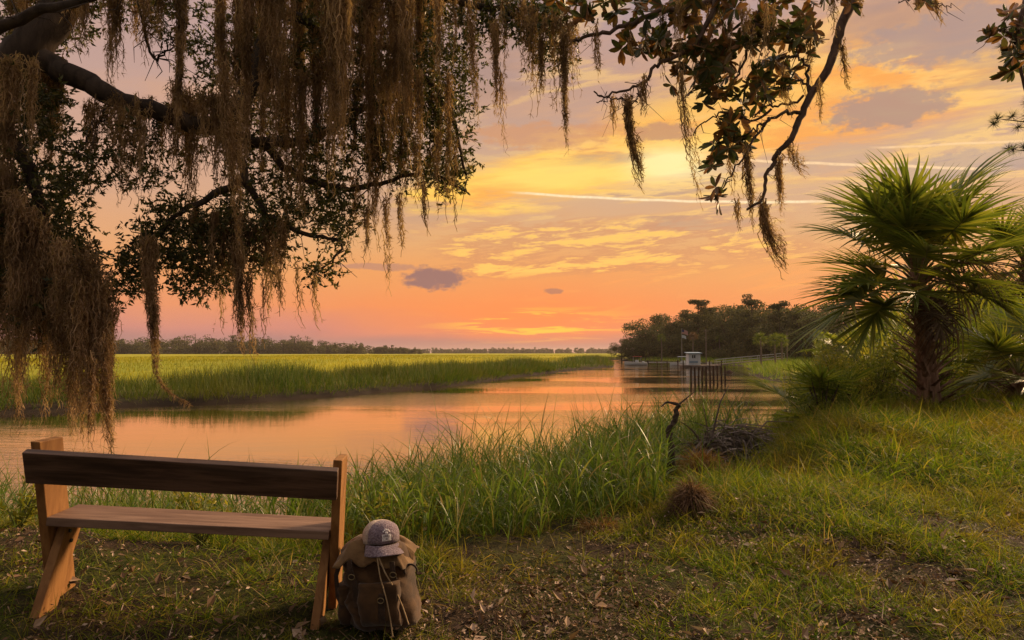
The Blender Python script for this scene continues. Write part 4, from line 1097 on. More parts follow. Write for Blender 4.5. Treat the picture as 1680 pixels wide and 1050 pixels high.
    rect(g, u0 - .021, .016, u0 + .021, .045, .0040)
    for i in range(5):                                    # rays / small figures above
        a_ = R(30 + 30 * i); cu, cv = u0 + .017 * math.cos(a_), .050 + .015 * math.sin(a_)
        rect(g, cu - .0030, cv - .0035, cu + .0030, cv + .0035, .0040, 3)
    rect(g, u0 - .007, .048, u0 + .007, .056, .0040, 3)
    g.build('patch', M_patch, c)
    font = {'V': ['101','101','101','010'], 'I': ['1','1','1','1'], 'N': ['101','111','111','101'], 'T': ['111','010','010','010'], 'A': ['010','101','111','101'],
            'G': ['111','100','101','111'], 'E': ['111','110','100','111'], 'P': ['110','101','110','100'], 'R': ['110','101','110','101'], 'K': ['101','110','110','101']}
    g = Geo()
    for word, vb, px in (('IIRRI', .0330, .0021), ('III', .0215, .0016)):
        wdt = sum(len(font[ch][0]) + 1 for ch in word) * px; cu = u0 - wdt / 2
        for ch in word:
            for rr_, row in enumerate(font[ch]):
                for cc_, b_ in enumerate(row):
                    if b_ == '1': rect(g, cu + cc_ * px, vb + (3 - rr_) * px * 1.1, cu + (cc_ + 1) * px, vb + (4 - rr_) * px * 1.1, .0052, 2)
            cu += (len(font[ch][0]) + 1) * px
    g.build('print', M_ink, c)
build_pack()
# ---------------------------------------------------------------- palms
M_frond = leafmat('palm_frond', [(0.0, (0.075, 0.11, 0.016)), (0.5, (0.14, 0.17, 0.024)), (0.85, (0.23, 0.24, 0.035)), (1.0, (0.38, 0.31, 0.06))], trans=0.46, rough=0.38, spec=0.5)
M_frond_pale = leafmat('palm_frond_pale', [(0.0, (0.17, 0.23, 0.025)), (0.6, (0.27, 0.31, 0.035)), (1.0, (0.40, 0.36, 0.06))], trans=0.46, rough=0.42, spec=0.4)
M_frond_dead = leafmat('palm_frond_dead', [(0.0, (0.06, 0.04, 0.03)), (0.5, (0.13, 0.09, 0.07)), (1.0, (0.26, 0.20, 0.17))], trans=0.12, rough=0.7)
M_boot = woodmat('palm_boot', (0.12, 0.06, 0.036), (0.33, 0.21, 0.15), scale=(1, 1, .3), ns=14, rough=0.85, bmp=0.8, bd=0.02, c3=(0.10, 0.05, 0.03))
M_rust = woodmat('palm_fibre_rust', (0.20, 0.06, 0.02), (0.36, 0.13, 0.04), scale=(1, 1, .2), ns=20, rough=0.9, bmp=0.8, bd=0.02)
M_petiole = leafmat('palm_petiole', [(0.0, (0.09, 0.11, 0.03)), (1.0, (0.17, 0.17, 0.05))], trans=0.1, rough=0.45)
def frond_mesh(name, seed, petiole=0.9, blade=1.0, nseg=46, droop=0.7, fan=150, pet_r=0.014, wid=0.042, dead=False, curl=0.0):
    """costapalmate leaf along +Y from the origin; returns blade mesh and petiole mesh"""
    r = np.random.default_rng(seed)
    # petiole and costa (midrib) arch downward
    n = 14; t = np.linspace(0, 1, n); Lp = petiole + blade * 0.38
    ang = np.radians(-2 - (60 if dead else 24) * t ** 1.6); step = Lp / (n - 1)
    Yc = np.concatenate([[0], np.cumsum(np.cos(ang[:-1]) * step)]); Zc = np.concatenate([[0], np.cumsum(np.sin(ang[:-1]) * step)])
    g = Geo(); g.tube(np.stack([Yc * 0, Yc, Zc], 1), np.linspace(pet_r * 1.5, pet_r * 0.4, n), 5); pm = g.mesh(name + '_petiole')
    th = np.radians(np.linspace(-fan, fan, nseg)); f = 1 - np.abs(th) / np.radians(fan)
    s = (petiole + blade * 0.38 * f ** 1.3 * 0.95) / Lp
    P = np.stack([np.zeros(nseg), np.interp(s, t, Yc), np.interp(s, t, Zc)], 1)
    al = np.interp(s, t, ang)
    fy, fz = np.cos(al), np.sin(al)
    fold = 0.14 * np.abs(np.sin(th))                                 # halves lift into a shallow V
    D = np.stack([np.sin(th), np.cos(th) * fy - fold * fz, np.cos(th) * fz + fold * fy], 1)
    D += r.normal(0, 0.035, D.shape)
    L = blade * (0.62 + 0.38 * np.cos(th * 0.5)) * r.uniform(0.9, 1.06, nseg)
    # leaf segment blades: V-folded strips, joined near the hub, tips free and nodding
    g = Geo(); segs = 7
    side = np.cross(D, np.stack([0 * th, -fz, fy], 1)); side /= np.linalg.norm(side, axis=1)[:, None]
    nrm = np.cross(side, D)
    prof = [0.55, 1.0, 1.0, 0.85, 0.66, 0.45, 0.24, 0.03]
    dr = droop * r.uniform(0.5, 1.6, nseg)
    cur = P.copy(); d = D.copy(); rows = []
    for i in range(segs + 1):
        w = wid * prof[i] * blade / 2
        rows += [cur - side * w + nrm * w * .45, cur, cur + side * w + nrm * w * .45]
        d = d + np.array([0, 0, -1.0]) * (dr * (i / segs) ** 1.6 * (0.5 if not dead else 2.2))[:, None]
        d /= np.linalg.norm(d, axis=1)[:, None]; cur = cur + d * (L / segs)[:, None]
    V = np.stack(rows, 1).reshape(-1, 3); b = np.arange(nseg)[:, None] * 3 * (segs + 1)
    Q = np.concatenate([b + np.array([3*i+a, 3*i+a+1, 3*i+a+4, 3*i+a+3]) for i in range(segs) for a in (0, 1)])
    g.add(V, Q); return g.mesh(name), pm
FRONDS = [frond_mesh('frond', 101, .75, .92, 38, .18, 125, wid=.056), frond_mesh('frond', 102, .9, .95, 36, .3, 135, wid=.056), frond_mesh('frond', 103, .6, .9, 38, .2, 120, wid=.056), frond_mesh('frond', 104, 1.0, .95, 38, .6, 145, wid=.056)]
DEADF = [frond_mesh('dead_frond', 111, .55, .9, 34, 1.6, 150, wid=.030, dead=True), frond_mesh('dead_frond', 112, .4, .8, 30, 2.2, 160, wid=.028, dead=True)]
def with_mats(frs, m): return [(copy_me(a, m), copy_me(b, M_petiole if m is not M_frond_dead else M_boot)) for a, b in frs]
FR_G, FR_P, FR_D = with_mats(FRONDS, M_frond), with_mats(FRONDS, M_frond_pale), with_mats(DEADF, M_frond_dead)
def put_frond(parent, fr, loc, az_, pitch, sc, roll=0.0, name='frond', pet=True):
    o = link(name, fr[0], parent=parent)
    o.location = loc; o.rotation_mode = 'YXZ'
    Mx = Matrix.Rotation(-az_, 4, 'Z') @ Matrix.Rotation(pitch, 4, 'X') @ Matrix.Rotation(roll, 4, 'Y')
    o.matrix_local = Matrix.Translation(loc) @ Mx @ Matrix.Scale(sc, 4)
    if pet: link('petiole', fr[1], parent=o)
    return o
def palm(name, x, y, h, r0, label, cat, fr=None, dead=None, nf=24, nd=4, sc=1.0, seed=1, boots=True, z=None, lean=(0, 0), group=None, up=75, low=-35, rust=False, specials=()):
    r = np.random.default_rng(seed); fr = fr or FR_G; dead = dead or FR_D
    z = Z(x, y) - 0.05 if z is None else z
    t = thing(name, (x, y, z), label, cat, group)
    ptop = Vector((lean[0], lean[1], h))
    g = Geo(); n = 14; tt = np.linspace(0, 1, n)
    P = np.stack([lean[0] * tt ** 1.5, lean[1] * tt ** 1.5, h * tt], 1)
    g.tube(P, r0 * (0.85 - 0.35 * tt + 0.3 * np.exp(-tt * 8)), 18, wob=0.12); trunk = g.build('trunk', M_boot, t, smooth=True)
    if boots:
        g = Geo(); nb = int(h / 0.028 * (r0 / .2))
        for i in range(nb):
            q = (i + .5) / nb; a = i * 2.39996; rr = r0 * (1.2 - 0.5 * q)
            c = np.array([np.interp(q, tt, P[:, 0]), np.interp(q, tt, P[:, 1]), h * q]); o = np.array([math.cos(a), math.sin(a), 0])
            L = r.uniform(.24, .50) * (1.35 if q < .35 else 1.0) * (r0 / .2) ; up_ = r.uniform(.35, 1.1) + q * .3
            d = o + np.array([0, 0, up_]); d /= np.linalg.norm(d)
            s_ = c + o * rr * .45; w0 = r.uniform(.030, .05) * r0 / .2
            pts = [s_, s_ + d * L * .5, s_ + d * L + o * L * .12]
            sd_ = np.cross(o, [0, 0, 1]); V = []
            for p_, wk, tk in zip(pts, (1.4, .8, .5), (.6, .4, .25)):
                V += [p_ - sd_ * w0 * wk - o * w0 * .1, p_ + o * w0 * tk, p_ + sd_ * w0 * wk - o * w0 * .1, p_ - o * w0 * tk]
            Qs = [[4*i_+a_, 4*i_+(a_+1) % 4, 4*i_+4+(a_+1) % 4, 4*i_+4+a_] for i_ in range(2) for a_ in range(4)] + [[8, 9, 10, 11]]
            g.add(V, Qs)
        g.build('boots', M_boot, t)
        # loose bracts and broken stalks sticking out low down
        g = Geo()
        for i in range(int(26 * r0 / .2)):
            q = r.uniform(.02, .65); a = r.uniform(0, 6.28); o = np.array([math.cos(a), math.sin(a), 0])
            c = np.array([np.interp(q, tt, P[:, 0]), np.interp(q, tt, P[:, 1]), h * q]) + o * r0 * .8
            d = o + np.array([0, 0, r.uniform(.1, 1.0)]); L = r.uniform(.25, .6) * r0 / .2
            g.tube([c, c + d * L * .5, c + d * L * .85 + np.array([0, 0, -.05 * L])], [.016, .012, .007], 5)
        g.build('old_stalks', M_boot, t)
    if rust:
        g = Geo(); r2 = np.random.default_rng(5)
        for i in range(26):
            a = r2.uniform(2.6, 4.2); zz = h * r2.uniform(.62, .86); o = np.array([math.cos(a), math.sin(a), 0.0])
            c = np.array([0, 0, zz]) + o * r0 * .9; L = r2.uniform(.12, .3)
            g.blades(np.array([c]), np.array([o * .6 + np.array([0, 0, .8])]), L, .07, 3, 1.2)
        g.build('fibre_sheath', M_rust, t)
    for i in range(nf):
        q = (i + .5) / nf; a = i * 2.39996 + r.uniform(-.25, .25)
        pitch = R(low + (up - low) * (1 - q) ** 0.9) + r.normal(0, .10)
        zz = ptop - Vector((0, 0, (q ** 1.5) * min(.45, h * .3))); k = r.integers(0, len(fr))
        if abs(math.degrees(pitch)) < 90:
            put_frond(t, fr[2] if q < .12 and len(fr) > 2 else fr[k], zz, a, pitch, sc * r.uniform(.88, 1.1) * (0.85 if q < .15 else 1), r.normal(0, .25))
    for i in range(nd):
        a = r.uniform(0, 6.28)
        put_frond(t, dead[i % len(dead)], ptop - Vector((0, 0, .35 * min(1, h))), a, R(r.uniform(-55, -15)), sc * r.uniform(.8, 1.05), r.normal(0, .3), name='dead_frond')
    for kind, a, pit, s_ in specials:
        put_frond(t, {'d': dead, 'g': fr}[kind][0], ptop - Vector((0, 0, .15)), R(a), R(pit), sc * s_, 0.0, name='dead_frond' if kind == 'd' else 'frond')
    return t
px0 = at(1525, 665, 12.0)
palm('palm_tree', px0.x, 12.0, 2.5, .205, 'big cabbage palm with boot-clad trunk and one drooping dead frond on the bank', 'palm tree', nf=34, nd=4, sc=1.16, seed=6, rust=True,
     lean=(-.16, 0), up=88, low=4, specials=(('d', 100, 30, 1.15), ('d', 120, 16, 1.0), ('d', 85, 5, .9), ('g', -92, -14, 1.2), ('g', -110, -26, 1.05), ('g', 110, -12, 1.0)))
# younger palmettos standing to the right of it
p = at(1635, 600, 15.0); palm('palmetto', p.x, 15, .75, .17, 'pale yellow-green palmetto behind the big palm', 'palmetto', fr=FR_P, nf=20, nd=2, sc=.95, seed=8, up=80, low=-15)
p = at(1672, 640, 12.5); palm('palmetto', p.x, 12.5, .55, .15, 'dark green palmetto with a skirt of dead grey leaves at the frame edge', 'palmetto', nf=16, nd=7, sc=.9, seed=9, up=80, low=-5)
p = at(1690, 560, 17.0); palm('palm_tree', p.x, 17, 3.2, .24, 'tall shaded palm half out of frame behind the palmettos', 'palm tree', nf=26, nd=2, sc=1.15, seed=12)
p = at(1408, 640, 20.0); palm('palmetto', p.x, 20, .5, .16, 'dead grey palmetto standing between big palm and creek', 'palmetto', fr=FR_D, nf=20, nd=3, sc=1.0, seed=14, up=85, low=35)
p = at(1335, 690, 10.8); palm('palmetto', p.x, 10.8, .10, .08, 'low saw palmetto fan spreading on the creek bank', 'palmetto', nf=9, nd=0, sc=.72, seed=15, up=65, low=18, boots=False)
p = at(1590, 640, 22.0); palm('palmetto', p.x, 22, .4, .16, 'small yellowish palmetto just right of the big palm trunk', 'palmetto', fr=FR_P, nf=16, nd=1, sc=.9, seed=16, up=80, low=0, boots=False)
p = at(1385, 560, 34.0); palm('palm_tree', p.x, 34, 2.6, .2, 'mid-distance cabbage palm left of the big palm crown', 'palm tree', nf=22, nd=3, sc=1.05, seed=17, boots=False)
# ---------------------------------------------------------------- live oak overhead, its moss, and the magnolia
M_oakleaf = leafmat('live_oak_leaf', [(0.0, (0.035, 0.045, 0.014)), (0.5, (0.07, 0.078, 0.02)), (0.85, (0.13, 0.12, 0.03)), (1.0, (0.22, 0.15, 0.05))], trans=0.30, rough=0.4, spec=0.4)
M_magleaf = leafmat('magnolia_leaf', [(0.0, (0.045, 0.06, 0.022)), (0.45, (0.09, 0.10, 0.035)), (0.7, (0.19, 0.10, 0.045)), (1.0, (0.32, 0.15, 0.06))], trans=0.25, rough=0.5, spec=0.35)
M_moss = leafmat('spanish_moss', [(0.0, (0.23, 0.145, 0.085)), (0.5, (0.42, 0.28, 0.17)), (1.0, (0.62, 0.44, 0.29))], patch=(2.2, (0.13, 0.08, 0.045), 0.75), trans=0.42, rough=0.9, spec=0.1)
def curve_pts(P, n=24):
    """smooth line through points (Catmull-Rom)"""
    P = np.array([tuple(p) for p in P], float); P = np.concatenate([[2 * P[0] - P[1]], P, [2 * P[-1] - P[-2]]]); out = []
    m = len(P) - 3; per = max(2, n // m)
    for i in range(m):
        a, b, c, d = P[i:i+4]
        for t in np.linspace(0, 1, per, endpoint=False):
            out.append(.5 * ((2*b) + (-a + c) * t + (2*a - 5*b + 4*c - d) * t*t + (-a + 3*b - 3*c + d) * t**3))
    out.append(P[-2]); return np.array(out)
def pix_curve(L, n=24):
    """[(px,py,Y),...] -> smooth 3-D line"""
    return curve_pts([at(*q) for q in L], n)
def limb(g, C, r0, r1, sides=9, wob=.12, seed=0, kink=.0):
    r = np.random.default_rng(seed); C = C + r.normal(0, kink, C.shape) if kink else C
    t = np.linspace(0, 1, len(C)); g.tube(C, r0 + (r1 - r0) * t ** .8, sides, wob); return C
def twigs(g, C, n, L, rad, r, down=.25):
    """side twigs off a line; returns their tips"""
    tips = []
    for i in range(n):
        p = C[r.integers(len(C) // 4, len(C))]; d = r.normal(size=3); d[2] -= down; d /= np.linalg.norm(d); l = L * r.uniform(.5, 1.3)
        m = p + d * l * .5 + r.normal(0, .04, 3); e = p + d * l + r.normal(0, .07, 3) + [0, 0, -.04]
        g.tube([p, m, e], [rad, rad * .7, rad * .3], 4, cap=False); tips += [m, e]
    return tips
def leaf_sprays(g, P, r, n_leaf=11, spray=.16, leaf=.050, tw=None):
    """short twigs with narrow leaves along them"""
    n = len(P); d = r.normal(size=(n, 3)); d[:, 2] -= .15; d /= np.linalg.norm(d, axis=1)[:, None]
    if tw is not None: tw.blades(P, d, spray, .004, 2, .3)
    base = np.repeat(P, n_leaf, 0) + np.repeat(d, n_leaf, 0) * (r.random(n * n_leaf) * spray)[:, None]
    y = np.repeat(d, n_leaf, 0) * .6 + r.normal(0, .75, (n * n_leaf, 3)); M = frame_from(y) * (leaf * r.uniform(.65, 1.3, n * n_leaf))[:, None, None]
    g.scatter(LEAF_V * np.array([.9, 1, 1]), LEAF_Q, base, M)
def blob_pts(blobs, dens, r):
    """points inside sight-line ellipses (px,py,rx,ry,Y0,Y1,weight)"""
    out = []
    for (cx, cy, rx, ry, y0, y1, w) in blobs:
        n = int(dens * w * rx * ry / 1000.0); a = r.uniform(0, 6.283, n); q = np.sqrt(r.random(n)) * r.uniform(.8, 1.1, n); Y = r.uniform(y0, y1, n)
        for i in range(n): out.append(tuple(at(cx + rx * q[i] * math.cos(a[i]), cy + ry * q[i] * math.sin(a[i]), Y[i])))
    return np.array(out)
def moss_geo(g, top, L, w, r, dens=1.0, tail=0.35, drift=(0, 0), curls=1.0, grip=1.0):
    """one hanging hank of moss: many kinked strands, fuller above, thinning to a tail"""
    n = max(7, int(340 * w * dens)); segs = max(6, int(L / .040))
    off = r.normal(0, 1, (n, 2)) * w * .26; core = np.hypot(off[:, 0], off[:, 1]) / (w * .5 + 1e-6)
    Ls = L * np.clip(1.05 - core * .42 - r.random(n) ** 1.6 * (1 - tail), .12, 1.05); Ls[: max(1, n // 10)] = L * r.uniform(.85, 1.0, max(1, n // 10))
    step = Ls / segs; cur = np.array(top, float)[None] + np.stack([off[:, 0], off[:, 1] * .8, r.normal(0, .04, n)], 1)
    vel = r.normal(0, .10, (n, 2)); rows = []; wd = .0042 * r.uniform(.6, 1.5, n); side = r.normal(size=(n, 3)); side[:, 2] *= .2; side /= np.linalg.norm(side, axis=1)[:, None]
    pts = []
    for i in range(segs + 1):
        q = i / segs; jj = cur + r.normal(0, .0075, (n, 3)) * [1, 1, .6]
        rows += [jj - side * wd[:, None] * (1 - q * .6) , jj + side * wd[:, None] * (1 - q * .6)]; pts.append(jj)
        vel = vel * .6 + r.normal(0, .16, (n, 2)); axis_ = np.array(top)[:2] + np.array(drift) * L * q * q; pull = (axis_ - cur[:, :2]) * ((.05 + .16 * q) * grip) 
        cur = cur + np.stack([vel[:, 0] * step * .9 + pull[:, 0], vel[:, 1] * step * .9 + pull[:, 1], -step], 1)
    V = np.stack(rows, 1).reshape(-1, 3); b = np.arange(n)[:, None] * (2 * segs + 2)
    g.add(V, np.concatenate([b + np.array([2*i, 2*i+1, 2*i+3, 2*i+2]) for i in range(segs)]))
    A = np.concatenate(pts[:-1]); m = int(len(A) * 0.95 * curls); k = r.integers(0, len(A), m); c = A[k]
    o = c - np.array(top); o[:, 2] = 0; d = o / (np.linalg.norm(o, axis=1)[:, None] + .02) * .5 + r.normal(0, .55, (m, 3)) + [0, 0, -.55]
    g.blades(c, d, r.uniform(.02, .060, m), .0056, 2, r.uniform(-1.5, 2.2, m))

OAK_LIMBS = []
def build_oak():
    r = np.random.default_rng(501)
    t = thing('live_oak', (-7.6, 5.2, Z(-7.6, 5.2)), 'huge live oak whose dark mossy limbs arch in from the left above the bench', 'tree')
    off = np.array(t.location)
    base = Vector((-7.6, 5.2, Z(-7.6, 5.2) - .3))
    def W(C): return C - off
    g = Geo()
    limb(g, W(curve_pts([base, base + Vector((.05, .0, 1.2)), base + Vector((.35, .1, 2.4)), (-6.4, 5.5, 4.6), at(-60, 200, 5.7)])), .58, .20, 16, .1)
    limb(g, W(curve_pts([base + Vector((.2, 0, 1.5)), (-8.6, 3.5, 5.0), (-9.0, 2.0, 8.0), (-8.0, 1.5, 10.5)])), .36, .12, 12, .1)
    g.build('trunk', M_bark, t, smooth=True)
    L = []
    def lb(pts, r0, r1, n=24, kink=.012):
        g = Geo(); C = pix_curve(pts, n); limb(g, W(C), r0, r1, 10, .15, len(L), kink); g.build('limb', M_bark, t, smooth=True); L.append(C); return C
    lb([(-60, 200, 5.7), (0, 130, 5.6), (50, 75, 5.6), (95, 20, 5.7), (150, -70, 5.9), (220, -180, 6.3)], .19, .12)
    lb([(0, 130, 5.62), (60, 98, 5.6), (105, 118, 5.6), (160, 146, 5.6), (215, 172, 5.62), (280, 188, 5.65), (345, 205, 5.7), (395, 170, 5.8), (420, 105, 5.9), (450, 20, 6.0), (500, -70, 6.1)], .105, .055, 44)
    lb([(345, 205, 5.7), (430, 235, 5.9), (520, 225, 6.1), (600, 180, 6.2), (680, 150, 6.3)], .06, .02)
    lb([(-70, 190, 5.5), (10, 222, 5.4), (50, 290, 5.4), (75, 370, 5.4), (60, 460, 5.5), (95, 560, 5.6)], .07, .02)
    lb([(370, 205, 5.75), (400, 290, 5.7), (350, 318, 5.7), (295, 348, 5.7), (262, 380, 5.7), (210, 402, 5.7)], .045, .012)
    lb([(450, 20, 6.0), (560, 50, 6.1), (670, 95, 6.1), (735, 180, 6.1), (765, 290, 6.1)], .05, .012)
    lb([(430, 235, 5.9), (490, 290, 6.0), (590, 310, 6.0), (690, 285, 6.1), (765, 312, 6.1)], .04, .01)
    lb([(400, 290, 5.7), (440, 350, 5.8), (510, 385, 5.8), (560, 400, 5.85), (530, 450, 5.9)], .032, .008)
    lb([(150, -70, 5.9), (300, -60, 5.8), (470, -50, 5.8), (650, -20, 5.9), (790, 10, 6.0), (880, 40, 6.0), (930, 90, 6.0)], .09, .012, 36)
    lb([(205, -60, 5.9), (230, 20, 5.8), (252, 95, 5.75), (272, 85, 5.7), (290, 62, 5.7)], .018, .006)
    lb([(180, 165, 5.6), (160, 205, 5.5), (135, 235, 5.5), (125, 262, 5.5)], .012, .005)
    lb([(-40, 60, 5.0), (60, 20, 5.0), (180, -10, 5.1), (290, -20, 5.2)], .05, .02)
    global OAK_LIMBS; OAK_LIMBS = L
    g = Geo(); tips = []
    for C in L: tips += twigs(g, W(C), 14, .24, .006, r)
    g.build('twig_sprays', M_bark, t)
    B = [(620, 55, 160, 80, 5.8, 7, 1), (700, 120, 75, 70, 5.8, 6.8, 1), (735, 190, 42, 45, 5.9, 6.6, 1.1), (735, 285, 42, 30, 5.9, 6.5, 1.3), (685, 245, 85, 62, 5.8, 6.9, 1), (640, 165, 95, 65, 5.8, 7, .9), (555, 245, 95, 65, 5.8, 7, 1),
         (470, 330, 115, 48, 5.6, 6.6, 1.2), (555, 365, 40, 40, 5.7, 6.3, 1), (525, 445, 24, 20, 5.8, 6.1, 1.5), (390, 395, 85, 55, 5.5, 6.4, 1.3), (300, 385, 80, 60, 5.5, 6.3, 1.3), (225, 440, 46, 50, 5.5, 6.1, 1.3),
         (325, 455, 55, 36, 5.5, 6.1, 1.1), (420, 120, 75, 70, 5.9, 7, .9), (350, 70, 60, 70, 5.8, 6.8, .7), (480, 70, 90, 80, 5.9, 7, .9), (200, 235, 62, 60, 5.4, 6, .6), (270, 25, 26, 38, 5.6, 6, 1.0), (245, 270, 60, 60, 5.4, 6.2, .4),
         (55, 330, 75, 75, 5.1, 6, 1.1), (100, 410, 62, 62, 5.2, 6, 1.1), (130, 280, 42, 50, 5.3, 6, .9), (60, 490, 90, 60, 5.1, 6, 1.1), (90, 190, 40, 55, 5.3, 6, .8), (20, 180, 60, 80, 5.2, 6.2, 1.1), (160, 480, 30, 30, 5.3, 5.9, .8),
         (820, 30, 90, 38, 5.8, 6.4, 1.1), (900, 60, 50, 50, 5.8, 6.3, 1.0), (780, 100, 22, 60, 5.8, 6.4, .5), (330, 200, 60, 60, 5.8, 6.8, .6), (430, 230, 80, 80, 5.9, 7, .9), (40, 30, 120, 60, 5.6, 7, .8), (150, 0, 130, 30, 5.8, 7, .8), (-60, 300, 80, 200, 5.2, 7, .6), (400, -60, 500, 60, 5.6, 7.2, .5)]
    P = blob_pts(B, 46, r); g, tw = Geo(), Geo(); leaf_sprays(g, P - off, r, 13, .17, .047, tw)
    g.build('crown', M_oakleaf, t); tw.build('fine_twigs', M_bark, t)
build_oak()

